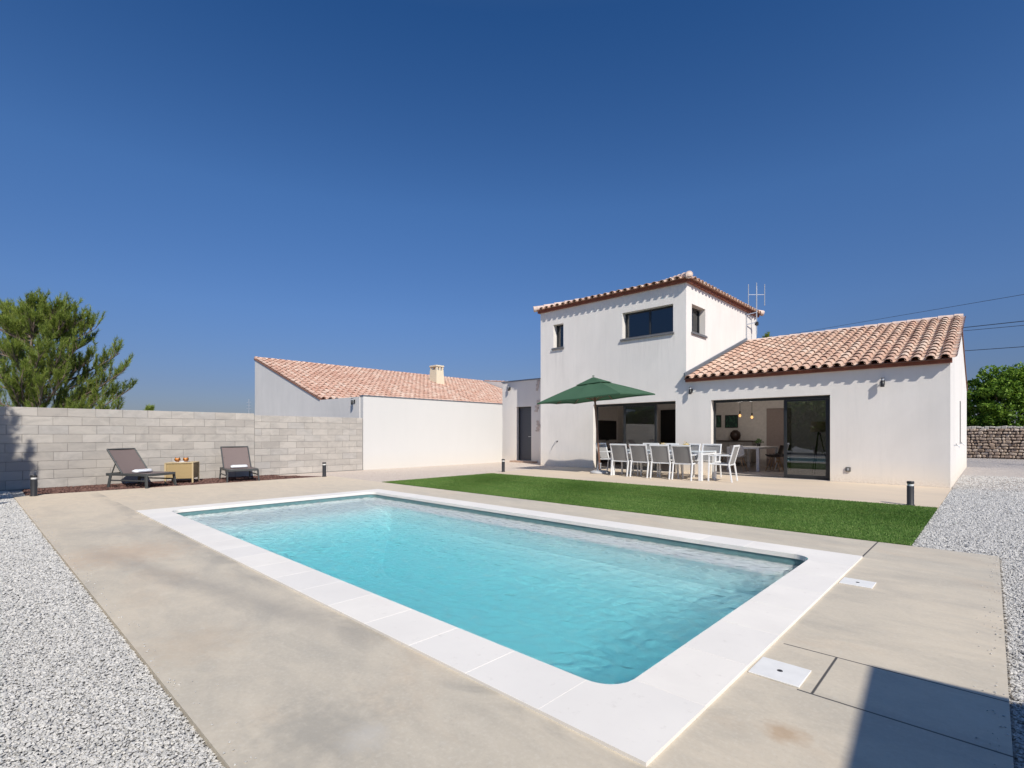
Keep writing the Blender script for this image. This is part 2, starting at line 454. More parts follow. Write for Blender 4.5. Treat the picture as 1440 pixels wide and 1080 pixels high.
def mat_speck(name, stops, scale, h=.012):
    t = NT(name); co = t.coord()
    v = t.n('ShaderNodeTexVoronoi'); v.inputs['Scale'].default_value = scale; t.l(co, v.inputs['Vector'])
    sv = t.n('ShaderNodeSeparateColor'); t.l(v.outputs['Color'], sv.inputs[0])
    c = t.ramp(sv.outputs[0], stops)
    t.bsdf(c, .9, 0, t.bump(t.math('SUBTRACT', 1, v.outputs['Distance']), .8, h), .2); return t.mat
M['pinkgravel'] = mat_speck('pale_pink_gravel', [(0, (.52, .43, .36)), (.5, (.64, .54, .46)), (1, (.74, .66, .59))], 60)
M['redgravel'] = mat_speck('red_lava_gravel', [(0, (.06, .028, .025)), (.5, (.13, .055, .045)), (1, (.22, .10, .08))], 45, .03)
def mat_rand(name, stops, rough=.9):
    t = NT(name); g = t.n('ShaderNodeNewGeometry')
    c = t.ramp(g.outputs['Random Per Island'], stops)
    t.bsdf(c, rough, 0, None, .2); return t.mat
M['stonebits'] = mat_rand('grey_gravel_stones', [(0, (.40, .395, .385)), (.3, (.50, .49, .475)), (.7, (.57, .555, .535)), (1, (.66, .64, .61))])
M['redbits'] = mat_rand('red_lava_stones', [(0, (.07, .038, .034)), (.5, (.14, .075, .062)), (1, (.22, .13, .105))])
M['pinkbits'] = mat_rand('pale_pink_stones', [(0, (.50, .41, .34)), (.5, (.64, .55, .47)), (1, (.78, .70, .63))])

def mat_coping():
    t = NT('white_coping_stone'); co = t.coord()
    a = t.noise(1.4, 5, .6, co, .5); b = t.noise(20, 4, .65, co); g = t.n('ShaderNodeNewGeometry')
    c = t.mix(t.ramp(a, [(.35, 0), (.7, 1)]), (.88, .835, .775), (.79, .75, .70))
    c = t.mix(t.math('MULTIPLY', g.outputs['Random Per Island'], .6), c, (.74, .715, .69))
    c = t.mix(t.math('MULTIPLY', t.ramp(b, [(.62, 0), (.75, 1)]), .3), c, (.50, .46, .42))
    t.bsdf(c, .75, 0, t.bump(t.noise(90, 3, .6, co), .15, .003), .3); return t.mat
M['coping'] = mat_coping()
M['grout'] = flat('coping_grout', (.32, .30, .28), .9)

def mat_liner():
    t = NT('pool_liner'); co = t.coord()
    a = t.noise(2, 3, .5, co)
    c = t.mix(a, (.86, .87, .86), (.90, .90, .89))
    t.bsdf(c, .5, 0, None, .3); return t.mat
M['liner'] = mat_liner()
M['frieze'] = flat('pool_frieze_band', (.13, .25, .26), .4, 0, .1)

def mat_block():
    t = NT('concrete_blocks'); co = t.coord(); g = t.n('ShaderNodeNewGeometry')
    rnd = g.outputs['Random Per Island']
    c = t.ramp(rnd, [(0, (.44, .405, .37)), (.4, (.49, .455, .415)), (.75, (.54, .50, .455)), (1, (.465, .44, .415))])
    a = t.noise(2.2, 5, .65, t.mapping(co, (1, 1, 2)), .8)
    c = t.mix(t.math('MULTIPLY', t.ramp(a, [(.42, 0), (.68, 1)]), .6), c, (.33, .31, .29))
    b = t.noise(90, 3, .75, co)
    t.bsdf(c, .95, 0, t.bump(b, .6, .006), .15); return t.mat
M['block'] = mat_block()
M['blockmortar'] = flat('block_mortar', (.27, .255, .24), .95, 0, .1)

def mat_rubble():
    t = NT('dry_stone'); co = t.coord(); g = t.n('ShaderNodeNewGeometry')
    c = t.ramp(g.outputs['Random Per Island'], [(0, (.26, .19, .14)), (.3, (.46, .37, .29)), (.6, (.36, .27, .21)), (.85, (.56, .48, .40)), (1, (.42, .32, .25))])
    z = t.sepxyz(co)[2]
    a = t.noise(5, 4, .65, co)
    c = t.mix(t.math('MULTIPLY', t.ramp(a, [(.45, 0), (.7, 1)]), .5), c, (.26, .20, .16))
    t.bsdf(c, .95, 0, t.bump(t.noise(25, 4, .7, co), .6, .02), .15); return t.mat
M['rubble'] = mat_rubble()
M['pinkstone'] = flat('exposed_pink_stone', (.56, .47, .42), .9, 0, .3, 6, .4)
M['rubblecap'] = mat_rand('pale_cap_stone', [(0, (.38, .35, .31)), (.5, (.50, .47, .42)), (1, (.42, .39, .36))])
M['rubblecore'] = flat('dry_stone_core', (.17, .135, .11), .95)

def mat_leaf(name, stops, trans=.25, rough=.55):
    t = NT(name); g = t.n('ShaderNodeNewGeometry')
    c = t.ramp(g.outputs['Random Per Island'], stops)
    d = t.n('ShaderNodeBsdfPrincipled'); t.l(c, d.inputs['Base Color']); d.inputs['Roughness'].default_value = rough
    d.inputs['Specular IOR Level'].default_value = .3
    tl = t.n('ShaderNodeBsdfTranslucent'); t.l(c, tl.inputs[0])
    mx = t.n('ShaderNodeMixShader'); mx.inputs[0].default_value = trans
    t.l(d.outputs[0], mx.inputs[1]); t.l(tl.outputs[0], mx.inputs[2]); t.l(mx.outputs[0], t.out.inputs[0]); return t.mat
M['needle'] = mat_leaf('pine_needles', [(0, (.12, .18, .03)), (.5, (.22, .29, .045)), (.85, (.34, .39, .08)), (1, (.15, .19, .04))])
M['hedge'] = mat_leaf('hedge_leaves', [(0, (.08, .17, .015)), (.5, (.16, .28, .03)), (.85, (.25, .38, .05)), (1, (.10, .17, .02))], .3)
def mat_grass(name, stops, trans=.2, rough=.7):
    m = mat_leaf(name, stops, trans, rough); t = NT.__new__(NT); t.mat = m; t.nt = m.node_tree
    rp = [n for n in m.node_tree.nodes if n.type == 'VALTORGB'][0]
    co = t.coord(); a = t.noise(.9, 4, .6, t.mapping(co, (1, 2.2, 1))); b = t.noise(3.5, 4, .65, t.mapping(co, (.35, 2.2, 1), (0, 0, .1)))
    c = t.mix(t.math('MULTIPLY', t.ramp(a, [(.40, 0), (.66, 1)]), .40), rp.outputs[0], (.20, .27, .07))
    c = t.mix(t.math('MULTIPLY', t.ramp(b, [(.48, 0), (.70, 1)]), .45), c, (.045, .11, .022))
    for n in m.node_tree.nodes:
        if n.type == 'BSDF_PRINCIPLED': t.l(c, n.inputs['Base Color'])
        if n.type == 'BSDF_TRANSLUCENT': t.l(c, n.inputs[0])
    return m
M['bark'] = flat('pine_bark', (.17, .125, .095), .9, 0, .3, 8, .5)
M['grass'] = mat_grass('turf_blades', [(0, (.075, .155, .028)), (.5, (.125, .23, .045)), (.9, (.195, .31, .075)), (1, (.25, .29, .12))], .2, .7)
def mat_turf():
    t = NT('turf_backing'); co = t.coord()
    a = t.noise(1.2, 4, .6, t.mapping(co, (1, 2.2, 1))); b = t.noise(120, 3, .7, co)
    c = t.mix(a, (.05, .12, .018), (.09, .18, .03))
    t.bsdf(c, .9, 0, t.bump(b, .8, .02), .1); return t.mat
M['turf'] = mat_turf()
def mat_canopy():
    t = NT('green_canvas'); co = t.coord()
    a = t.noise(4, 4, .6, co)
    c = t.mix(a, (.060, .130, .078), (.075, .155, .095))
    d = t.n('ShaderNodeBsdfPrincipled'); t.l(c, d.inputs['Base Color']); d.inputs['Roughness'].default_value = .8; d.inputs['Specular IOR Level'].default_value = .2
    nb = t.bump(t.noise(260, 2, .5, co), .2, .002); t.l(nb, d.inputs['Normal'])
    tl = t.n('ShaderNodeBsdfTranslucent'); tl.inputs[0].default_value = (.07, .18, .11, 1)
    mx = t.n('ShaderNodeMixShader'); mx.inputs[0].default_value = .2
    t.l(d.outputs[0], mx.inputs[1]); t.l(tl.outputs[0], mx.inputs[2]); t.l(mx.outputs[0], t.out.inputs[0]); return t.mat
M['canopy'] = mat_canopy()

def mat_water(tw=.55):
    t = NT('pool_water')
    tr = t.n('ShaderNodeBsdfTransparent'); tr.inputs[0].default_value = (.99, 1, 1, 1)
    rf = t.n('ShaderNodeBsdfRefraction'); rf.inputs['IOR'].default_value = 1.33; rf.inputs['Roughness'].default_value = 0
    m1 = t.n('ShaderNodeMixShader'); m1.inputs[0].default_value = 1-tw; t.l(tr.outputs[0], m1.inputs[1]); t.l(rf.outputs[0], m1.inputs[2])
    gl = t.n('ShaderNodeBsdfGlossy'); gl.inputs['Roughness'].default_value = .02
    fr = t.n('ShaderNodeFresnel'); fr.inputs['IOR'].default_value = 1.33
    mx = t.n('ShaderNodeMixShader'); t.l(t.math('MULTIPLY', fr.outputs[0], .55), mx.inputs[0]); t.l(m1.outputs[0], mx.inputs[1]); t.l(gl.outputs[0], mx.inputs[2])
    t.l(mx.outputs[0], t.out.inputs[0])
    va = t.n('ShaderNodeVolumeAbsorption'); va.inputs['Color'].default_value = (.0, .895, .955, 1); va.inputs['Density'].default_value = .46
    vs = t.n('ShaderNodeVolumeScatter'); vs.inputs['Color'].default_value = (1, 1, 1, 1); vs.inputs['Density'].default_value = .19; vs.inputs['Anisotropy'].default_value = .0
    ad = t.n('ShaderNodeAddShader'); t.l(va.outputs[0], ad.inputs[0]); t.l(vs.outputs[0], ad.inputs[1])
    t.l(ad.outputs[0], t.out.inputs[1]); return t.mat
M['water'] = mat_water()

TH = R(43.5); CT, ST = math.cos(TH), math.sin(TH); FP = 709.5; CH = 1.2
SUN = Vector((2.25, -1.12, 2.3)).normalized()      # towards the sun

# ------------------------------------------------------------------ ground, deck, terrace, lawn
def sheet_cells(mb, xs, ys, holes, z0, z1):
    """slab with rectangular holes: xs/ys sorted breakpoints"""
    def hole(x, y): return any(h[0] < x < h[1] and h[2] < y < h[3] for h in holes)
    nx, ny = len(xs)-1, len(ys)-1
    solid = [[not hole((xs[i]+xs[i+1])/2, (ys[j]+ys[j+1])/2) for j in range(ny)] for i in range(nx)]
    for i in range(nx):
        for j in range(ny):
            if not solid[i][j]: continue
            a, b, c, d = xs[i], xs[i+1], ys[j], ys[j+1]
            mb.quad([(a,c,z1),(b,c,z1),(b,d,z1),(a,d,z1)])
            if z0 is None: continue
            if i == 0 or not solid[i-1][j]: mb.quad([(a,c,z0),(a,c,z1),(a,d,z1),(a,d,z0)])
            if i == nx-1 or not solid[i+1][j]: mb.quad([(b,c,z0),(b,d,z0),(b,d,z1),(b,c,z1)])
            if j == 0 or not solid[i][j-1]: mb.quad([(a,c,z0),(b,c,z0),(b,c,z1),(a,c,z1)])
            if j == ny-1 or not solid[i][j+1]: mb.quad([(a,d,z0),(a,d,z1),(b,d,z1),(b,d,z0)])

DX0, DX1, DY0, DY1 = -13.6, .06, .55, 6.86          # pool deck
PX0, PX1, PY0, PY1 = -9.55, -.90, 1.65, 5.88        # coping outside
IX0, IX1, IY0, IY1 = -9.18, -1.25, 2.01, 5.52       # coping inside
mb = MB(); sheet_cells(mb, [-900, PX0+.01, PX1-.01, 900], [-900, PY0+.01, PY1-.01, 900], [(PX0, PX1, PY0, PY1)], None, -.027)
tag(mb.build('ground', M['gravel']), 'grey gravel ground around the pool deck and along the right side of the house', 'ground', kind='structure')
mb = MB(); sheet_cells(mb, [DX0, PX0, PX1, DX1], [DY0, PY0, PY1, DY1], [(PX0, PX1, PY0, PY1)], -.12, 0)
mb.v = [(x, y if abs(y-DY0) > 1e-6 else .65+(x-.06)*.0155, z) for (x, y, z) in mb.v]
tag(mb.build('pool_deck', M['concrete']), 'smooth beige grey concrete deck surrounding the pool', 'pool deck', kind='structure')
mb = MB(); mb.bx(-11.25, -.63, 10.66, 14.79, -.12, 0)
tag(mb.build('terrace', M['terrace']), 'pale beige concrete terrace along the house front', 'terrace', kind='structure')
mb = MB()
mb.prism([(-15.2, 5.9), (-13.6, 6.866), (-10.97, 6.866), (-10.97, 10.655), (-11.256, 10.655), (-11.256, 14.79), (-12.6, 14.79), (-12.6, 15.98), (-16.4, 15.98), (-15.2, 15.5)], -.03, -.012)
tag(mb.build('gravel_path', M['pinkgravel']), 'pale pink gravel between the lawn and the white rendered wall', 'gravel path', kind='structure')
mb = MB(); mb.prism([(-15.2, .62), (-13.606, .62), (-13.606, 6.85), (-13.9, 6.68), (-15.2, 5.89)], -.03, -.014)
tag(mb.build('red_gravel_bed', M['redgravel']), 'strip of dark red lava gravel at the foot of the block wall', 'gravel bed', kind='structure')

def octas(cx, cy, cz, size, squash=.7):
    n = len(cx)
    base = np.array([(1,0,0),(-1,0,0),(0,1,0),(0,-1,0),(0,0,1),(0,0,-1)], dtype=float)
    f = np.array([(0,2,4),(2,1,4),(1,3,4),(3,0,4),(2,0,5),(1,2,5),(3,1,5),(0,3,5)])
    v = base[None]*(1+rng.uniform(-.35, .35, (n, 6, 1)))*size[:, None, None]*.62
    v = v + rng.uniform(-.18, .18, (n, 6, 3))*size[:, None, None]
    v[:, :, 2] *= squash
    a = rng.uniform(0, 2*np.pi, n); b = rng.uniform(-.6, .6, n)
    ca, sa = np.cos(a)[:, None], np.sin(a)[:, None]; cb, sb = np.cos(b)[:, None], np.sin(b)[:, None]
    x, y, z = v[..., 0], v[..., 1], v[..., 2]
    y, z = y*cb-z*sb, y*sb+z*cb
    x, y = x*ca-y*sa, x*sa+y*ca
    v = np.stack([x+cx[:, None], y+cy[:, None], z+cz[:, None]], -1)
    fs = (f[None]+(np.arange(n)*6)[:, None, None]).reshape(-1, 3)
    return v.reshape(-1, 3), fs
def scatter(regs, zb):
    V = []; F = []; o = 0
    for (x0, x1, y0, y1, dens, s0, s1) in regs:
        if y1 < 1: y1 += .12
        n = int(abs((x1-x0)*(y1-y0))*dens)
        cx = rng.uniform(x0, x1, n); cy = rng.uniform(y0, y1, n); sz = rng.uniform(s0, s1, n)
        if y1 < 1:
            k_ = cy < .65+(cx-.06)*.0155-.006; k_ &= ~((cx < -13.6) & (cy > .62)); cx, cy, sz = cx[k_], cy[k_], sz[k_]; n = len(cx)
        v, f = octas(cx, cy, zb+rng.uniform(0, .012, n), sz)
        V.append(v); F.append(f+o); o += len(v)
    return np.concatenate(V), np.concatenate(F)
v, f = scatter([(-4.4, -.6, -.35, .54, 15000, .0075, .0145), (-8, -4.4, -.25, .54, 7500, .010, .019), (-15.2, -8, -.15, .54, 3200, .014, .026),
                (.07, .75, 1.8, 6.88, 9000, .009, .017), (-.62, 1.1, 6.9, 10.6, 4500, .012, .022), (-.62, 1.4, 10.6, 14.8, 2200, .014, .028), (-.62, 2.0, 14.8, 20, 500, .015, .032)], -.026)
o = np_mesh('gravel_stones', v, f, M['stonebits']); n_ = 420; sx_ = np.concatenate([rng.uniform(-13.5, -.8, 300), .05-np.abs(rng.normal(0, .045, 120))]); sy_ = np.concatenate([.65+(sx_[:300]-.06)*.0155+np.abs(rng.normal(0, .05, 300))+.01, rng.uniform(1.9, 6.8, 120)])
v, f = octas(sx_, sy_, np.full(n_, .003), rng.uniform(.004, .010, n_)); o_s = np_mesh('stray_stones', v, f, M['stonebits']); tag(o_s, 'few stray gravel chips lying on the edge of the concrete deck', 'gravel', kind='stuff')
tag(o, 'loose grey and white gravel stones beside the concrete deck and the house', 'gravel', kind='stuff')
v, f = scatter([(-15.18, -13.62, .64, 5.9, 1000, .02, .045), (-14.6, -13.62, 5.9, 6.25, 800, .02, .04)], -.012)
o = np_mesh('lava_stones', v, f, M['redbits']); tag(o, 'loose dark red lava stones in front of the block wall', 'gravel', kind='stuff')

# lawn
LX0, LX1, LY0, LY1 = -10.96, -.63, 6.865, 10.655
mb = MB(); mb.bx(LX0, LX1, LY0, LY1, -.05, .006)
lawn = mb.build('lawn_base', M['turf']); tag(lawn, 'green artificial turf carpet under the blades', 'lawn', kind='structure')
n = 170000
bx_ = rng.uniform(LX0-.008, LX1+.012, n); by_ = rng.uniform(LY0-.010, LY1+.006, n); ba = rng.uniform(0, 2*np.pi, n)
bh = rng.uniform(.008, .019, n); bw = rng.uniform(.003, .0055, n)
lean = rng.normal(0, .007, (n, 2)) + np.stack([.006*np.sin(bx_*2.1+by_), .006*np.cos(by_*1.7)], -1)
p0 = np.stack([bx_-np.cos(ba)*bw, by_-np.sin(ba)*bw, np.full(n, .005)], -1); p1 = np.stack([bx_+np.cos(ba)*bw, by_+np.sin(ba)*bw, np.full(n, .005)], -1)
p2 = np.stack([bx_+lean[:, 0], by_+lean[:, 1], .005+bh], -1)
o = np_mesh('lawn_grass', np.stack([p0, p1, p2], 1).reshape(-1, 3), np.arange(n*3).reshape(-1, 3), M['grass'])
tag(o, 'short bright green lawn between the pool deck and the terrace', 'grass', kind='stuff')

# ------------------------------------------------------------------ swimming pool
pool = empty('swimming_pool', ((PX0+PX1)/2, (PY0+PY1)/2, 0), 0, 'rectangular swimming pool with wide white stone coping and turquoise water', 'swimming pool')
PO = pool.location
ZC = .016; RC = .16
def rrect(x0, x1, y0, y1, r, n=6):
    pts = []
    for cx, cy, a0 in ((x1-r, y1-r, 0), (x0+r, y1-r, 90), (x0+r, y0+r, 180), (x1-r, y0+r, 270)):
        for k in range(n+1):
            a = R(a0+90*k/n); pts.append((cx+r*math.cos(a), cy+r*math.sin(a)))
    return pts
# coping slabs
mb = MB(); g = .0016
def slab(poly):   # bevelled slab
    n = len(poly); cx = sum(p[0] for p in poly)/n; cy = sum(p[1] for p in poly)/n
    b = .0018
    ins = []
    for (x, y) in poly:
        d = math.hypot(x-cx, y-cy); ins.append((x+(cx-x)/d*b, y+(cy-y)/d*b))
    rings = [[(x, y, -.03) for x, y in poly], [(x, y, ZC-b) for x, y in poly], [(x, y, ZC) for x, y in ins]]
    vs = [v for rg in rings for v in rg]; fs = []
    for k in range(2):
        for i in range(n): fs.append((k*n+i, k*n+(i+1) % n, (k+1)*n+(i+1) % n, (k+1)*n+i))
    fs.append(tuple(range(2*n, 3*n)))
    mb.addmesh(vs, fs)
nb = 16; xs_ = [IX0+RC+(IX1-IX0-2*RC)*k/nb for k in range(nb+1)]
for k in range(nb):
    a, b = xs_[k]+g/2, xs_[k+1]-g/2
    slab([(a, PY0), (b, PY0), (b, IY0), (a, IY0)]); slab([(a, IY1), (b, IY1), (b, PY1), (a, PY1)])
nb = 6; ys_ = [IY0+RC+(IY1-IY0-2*RC)*k/nb for k in range(nb+1)]
for k in range(nb):
    a, b = ys_[k]+g/2, ys_[k+1]-g/2
    slab([(PX0, a), (IX0, a), (IX0, b), (PX0, b)]); slab([(IX1, a), (PX1, a), (PX1, b), (IX1, b)])
def corner(ox, oy, ix, iy, sx, sy):
    # outer corner (ox,oy), inner corner (ix,iy); (sx,sy) points into the pool
    arc = []
    for k in range(9):
        a = R(90*k/8)
        arc.append((ix+sx*RC-sx*RC*math.cos(a), iy+sy*RC-sy*RC*math.sin(a)))
    # arc from (ix, iy+sy*RC) to (ix+sx*RC, iy): L-shaped slab, split on the diagonal
    P1 = [(ox, oy), (ox, iy+sy*RC)]+arc[:5]
    P2 = [(ox, oy)]+arc[4:]+[(ix+sx*RC, oy)]
    for P_, cc in ((P1, None), (P2, None)):
        ar = sum(P_[i][0]*P_[(i+1) % len(P_)][1]-P_[(i+1) % len(P_)][0]*P_[i][1] for i in range(len(P_)))
        if ar < 0: P_ = P_[::-1]
        mb.addmesh([(x, y, -.03) for x, y in P_]+[(x, y, ZC) for x, y in P_],
                   [tuple(range(len(P_), 2*len(P_)))]+[(i, (i+1) % len(P_), (i+1) % len(P_)+len(P_), i+len(P_)) for i in range(len(P_))])
corner(PX0, PY0, IX0, IY0, 1, 1); corner(PX1, PY0, IX1, IY0, -1, 1); corner(PX0, PY1, IX0, IY1, 1, -1); corner(PX1, PY1, IX1, IY1, -1, -1)
mb.build('coping', M['coping'], pool, PO, fix=True)
mb = MB()    # grout bed just below the slab tops
sheet_cells(mb, [PX0+.01, IX0-.015, IX1+.015, PX1-.01], [PY0+.01, IY0-.015, IY1+.015, PY1-.01], [(IX0-.016, IX1+.016, IY0-.016, IY1+.016)], -.05, ZC-.003)
mb.build('grout_bed', M['grout'], pool, PO)
# basin : walls follow the rounded rectangle, floor slopes from a shallow shelf
WX0, WX1, WY0, WY1 = IX0-.012, IX1+.012, IY0-.012, IY1+.012
WZ = -.092
def floor_z(x):
    if x < -8.35: return WZ-.050-.04*(x-WX0)
    if x < -6.6:
        k = (x+8.35)/1.75; k = k*k*(3-2*k); return WZ-.083-.797*k
    return WZ-.88
mb = MB(); loop = rrect(WX0, WX1, WY0, WY1, RC)
fine = []
for i in range(len(loop)):
    a = Vector(loop[i]); b = Vector(loop[(i+1) % len(loop)]); L = (b-a).length; k = max(1, int(L/.2))
    for j in range(k): fine.append(tuple(a.lerp(b, j/k)))
nl = len(fine)
for i in range(nl):
    a = fine[i]; b = fine[(i+1) % nl]
    mb.quad([(a[0], a[1], -.005), (b[0], b[1], -.005), (b[0], b[1], WZ-.012), (a[0], a[1], WZ-.012)], 1)
# one rounded, coved shell for the walls and the floor
nu, nv2 = 120, 60
def shell(u, v):
    x = WX0+(WX1-WX0)*u; y = WY0+(WY1-WY0)*v
    ex_ = min(x-WX0, WX1-x); ey = min(y-WY0, WY1-y)
    fz = floor_z(x); D = (WZ-.012)-fz; rc = min(.42, D)
    def lift(e): return 0 if e >= rc else rc-math.sqrt(max(0, rc*rc-(rc-e)**2))
    return (x, y, fz+max(0, min(D, max(lift(ex_), lift(ey)))))
def cl(n, k): t_ = k/n; return t_+.0
us = sorted(set([0.0, .0006, .0015, .003, .005, .008, .012, .018, .026, .036, .05]+[k/nu for k in range(7, nu-6)]+[1-q for q in (0.0, .0006, .0015, .003, .005, .008, .012, .018, .026, .036, .05)]))
vs__ = sorted(set([0.0, .001, .003, .006, .011, .018, .028, .04, .055, .075, .1]+[k/nv2 for k in range(7, nv2-6)]+[1-q for q in (0.0, .001, .003, .006, .011, .018, .028, .04, .055, .075, .1)]))
gv = [shell(u, v) for u in us for v in vs__]; nq = len(vs__)
gf = [(a_*nq+b_q, (a_+1)*nq+b_q, (a_+1)*nq+b_q+1, a_*nq+b_q+1) for a_ in range(len(us)-1) for b_q in range(nq-1)]
mb.addmesh(gv, gf, 0, True)
# straight wall from the cove up to the band
for i in range(nl):
    a = fine[i]; b = fine[(i+1) % nl]
    mb.quad([(a[0], a[1], WZ-.012), (b[0], b[1], WZ-.012), (b[0], b[1], max(floor_z(b[0]), WZ-1)), (a[0], a[1], max(floor_z(a[0]), WZ-1))], 0)
basin = mb.build('basin', [M['liner'], M['frieze']], pool, PO, fix=False)
# bench ledge along the far wall with a rounded end
mb = MB(); by0 = IY1-.42
topb = [(-8.9, by0)]+[(x_, by0) for x_ in (-7, -5, -3)]+[(-1.62+.20*math.sin(R(a)), by0+.20-.20*math.cos(R(a))) for a in range(0, 91, 15)]+[(-1.42, IY1+.005)]
lo_b = []
for k, (x_, y_) in enumerate(topb):
    q_ = max(0, min(1, (IY1-y_)/.42)); lo_b.append((x_+(.05 if x_ > -1.7 else 0), y_-.89*q_**2))
nb_ = len(topb)
mb.addmesh([(x_, y_, WZ-.032) for x_, y_ in topb]+[(-8.9, IY1+.005, WZ-.032)], [tuple(range(nb_+1))], 0)
sl_v = []; nsl = 8
for s_ in range(nsl+1):
    f_ = s_/nsl; h_ = max(0, (f_-.25)/.75); sl_v += [(a_[0]*(1-h_)+b_q[0]*h_, a_[1]*(1-h_)+b_q[1]*h_, WZ-.032-.89*f_) for a_, b_q in zip(topb, lo_b)]
mb.addmesh(sl_v, [(s_*nb_+k, s_*nb_+k+1, (s_+1)*nb_+k+1, (s_+1)*nb_+k) for s_ in range(nsl) for k in range(nb_-1)], 0)
bench = mb.build('bench', M['liner'], pool, PO, fix=True)
# water body
NXW, NYW = 800, 350
gx = np.linspace(WX0-.03, WX1+.03, NXW); gy = np.linspace(WY0-.03, WY1+.03, NYW)
GX, GY = np.meshgrid(gx, gy, indexing='ij'); H = np.zeros_like(GX)
for k in range(84):
    lam = rng.uniform(.065, .16) if k < 60 else rng.uniform(.16, .34); an = R(rng.normal(115, 38)); ph = rng.uniform(0, 6.28); am = .00085*(lam/.1) if k < 60 else .0007
    H += am*np.sin(2*np.pi/lam*(GX*math.cos(an)+GY*math.sin(an))+ph+.8*np.sin(GX*rng.uniform(.8, 2.4)+GY*rng.uniform(.8, 2.4)+ph))
GZ = WZ+H
top = np.stack([GX-PO.x, GY-PO.y, GZ], -1).reshape(-1, 3)
ii, jj = np.meshgrid(np.arange(NXW-1), np.arange(NYW-1), indexing='ij'); a0 = (ii*NYW+jj).ravel()
fa = np.stack([a0, a0+NYW, a0+NYW+1, a0+1], -1)
border = [i*NYW for i in range(NXW)]+[(NXW-1)*NYW+j for j in range(1, NYW)]+[i*NYW+NYW-1 for i in range(NXW-2, -1, -1)]+[j for j in range(NYW-2, 0, -1)]
nv = len(top); low = top[border].copy(); low[:, 2] = WZ-1.45
V = np.concatenate([top, low]); nbv = len(border)
side = np.array([(border[k], nv+k, nv+(k+1) % nbv, border[(k+1) % nbv]) for k in range(nbv)])
cidx = [0, NXW-1, NXW+NYW-2, 2*NXW+NYW-3]
V = np.concatenate([V]); bot = np.array([[nv+cidx[0], nv+cidx[3], nv+cidx[2], nv+cidx[1]]])
# bottom as one quad needs the same border verts: fan strips between opposite sides are not needed for a closed look, use an ngon
me = bpy.data.meshes.new('pool_water')
faces = [tuple(map(int, q)) for q in fa]+[tuple(map(int, q)) for q in side]+[tuple(nv+k for k in range(nbv))[::-1]]
me.from_pydata([tuple(map(float, p)) for p in V], [], faces)
me.materials.append(M['water'])
sm = np.zeros(len(faces), dtype=bool); sm[:len(fa)] = True; me.polygons.foreach_set('use_smooth', sm); me.update()
water = bpy.data.objects.new('water', me); COL.objects.link(water); water.location = (PO.x, PO.y, 0)
tag(water, 'clear turquoise rippled water filling the pool', 'water', kind='structure')
import bmesh
b_ = bmesh.new(); b_.from_mesh(me); bmesh.ops.recalc_face_normals(b_, faces=b_.faces); b_.to_mesh(me); b_.free()
CAUST = False
if CAUST:
    water.cycles.is_caustics_caster = True
    for q in (basin, bench): q.cycles.is_caustics_receiver = True
# white access lids
for (x0, x1, y0, y1, lb) in ((-.885, -.665, 4.74, 4.95, 'small white plastic skimmer lid in the deck near the far right pool corner'),
                             (-.885, -.655, 2.655, 2.885, 'larger white square lid with a central hole in the deck by the near right corner')):
    r = empty('skimmer_lid', ((x0+x1)/2, (y0+y1)/2, 0), 0, lb, 'lid', 'white skimmer lids in the deck')
    mb = MB(); mb.box((0, 0, .004), (x1-x0, y1-y0, .008), None, 0, .002); mb.build('lid_plate', M['lid'], r)
    mb = MB(); mb.lathe([(.0, .0095), (.012, .0095), (.014, .008)], n=12); mb.lathe([(0, .0096), (.005, .0096)], n=8)
    mb.build('lid_button', M['dark'], r)

# ------------------------------------------------------------------ walls with openings
def wall_grid(mb, fm, a0, a1, z0, z1, holes, th, m=0, cut=()):
    As = sorted(set([a0, a1]+[h[i] for h in list(holes)+list(cut) for i in (0, 1) if a0 < h[i] < a1]))
    Zs = sorted(set([z0, z1]+[h[i] for h in list(holes)+list(cut) for i in (2, 3) if z0 < h[i] < z1]))
    def hole(a, z): return any(h[0] < a < h[1] and h[2] < z < h[3] for h in list(holes)+list(cut))
    na, nz = len(As)-1, len(Zs)-1
    S = [[not hole((As[i]+As[i+1])/2, (Zs[j]+Zs[j+1])/2) for j in range(nz)] for i in range(na)]
    for i in range(na):
        for j in range(nz):
            if not S[i][j]: continue
            a, b, c, d = As[i], As[i+1], Zs[j], Zs[j+1]
            mb.quad([fm(a,c,0), fm(b,c,0), fm(b,d,0), fm(a,d,0)], m); mb.quad([fm(a,c,th), fm(a,d,th), fm(b,d,th), fm(b,c,th)], m)
            if i == 0 or not S[i-1][j]: mb.quad([fm(a,c,0), fm(a,d,0), fm(a,d,th), fm(a,c,th)], m)
            if i == na-1 or not S[i+1][j]: mb.quad([fm(b,c,0), fm(b,c,th), fm(b,d,th), fm(b,d,0)], m)
            if j == 0 or not S[i][j-1]: mb.quad([fm(a,c,0), fm(a,c,th), fm(b,c,th), fm(b,c,0)], m)
            if j == nz-1 or not S[i][j+1]: mb.quad([fm(a,d,0), fm(b,d,0), fm(b,d,th), fm(a,d,th)], m)

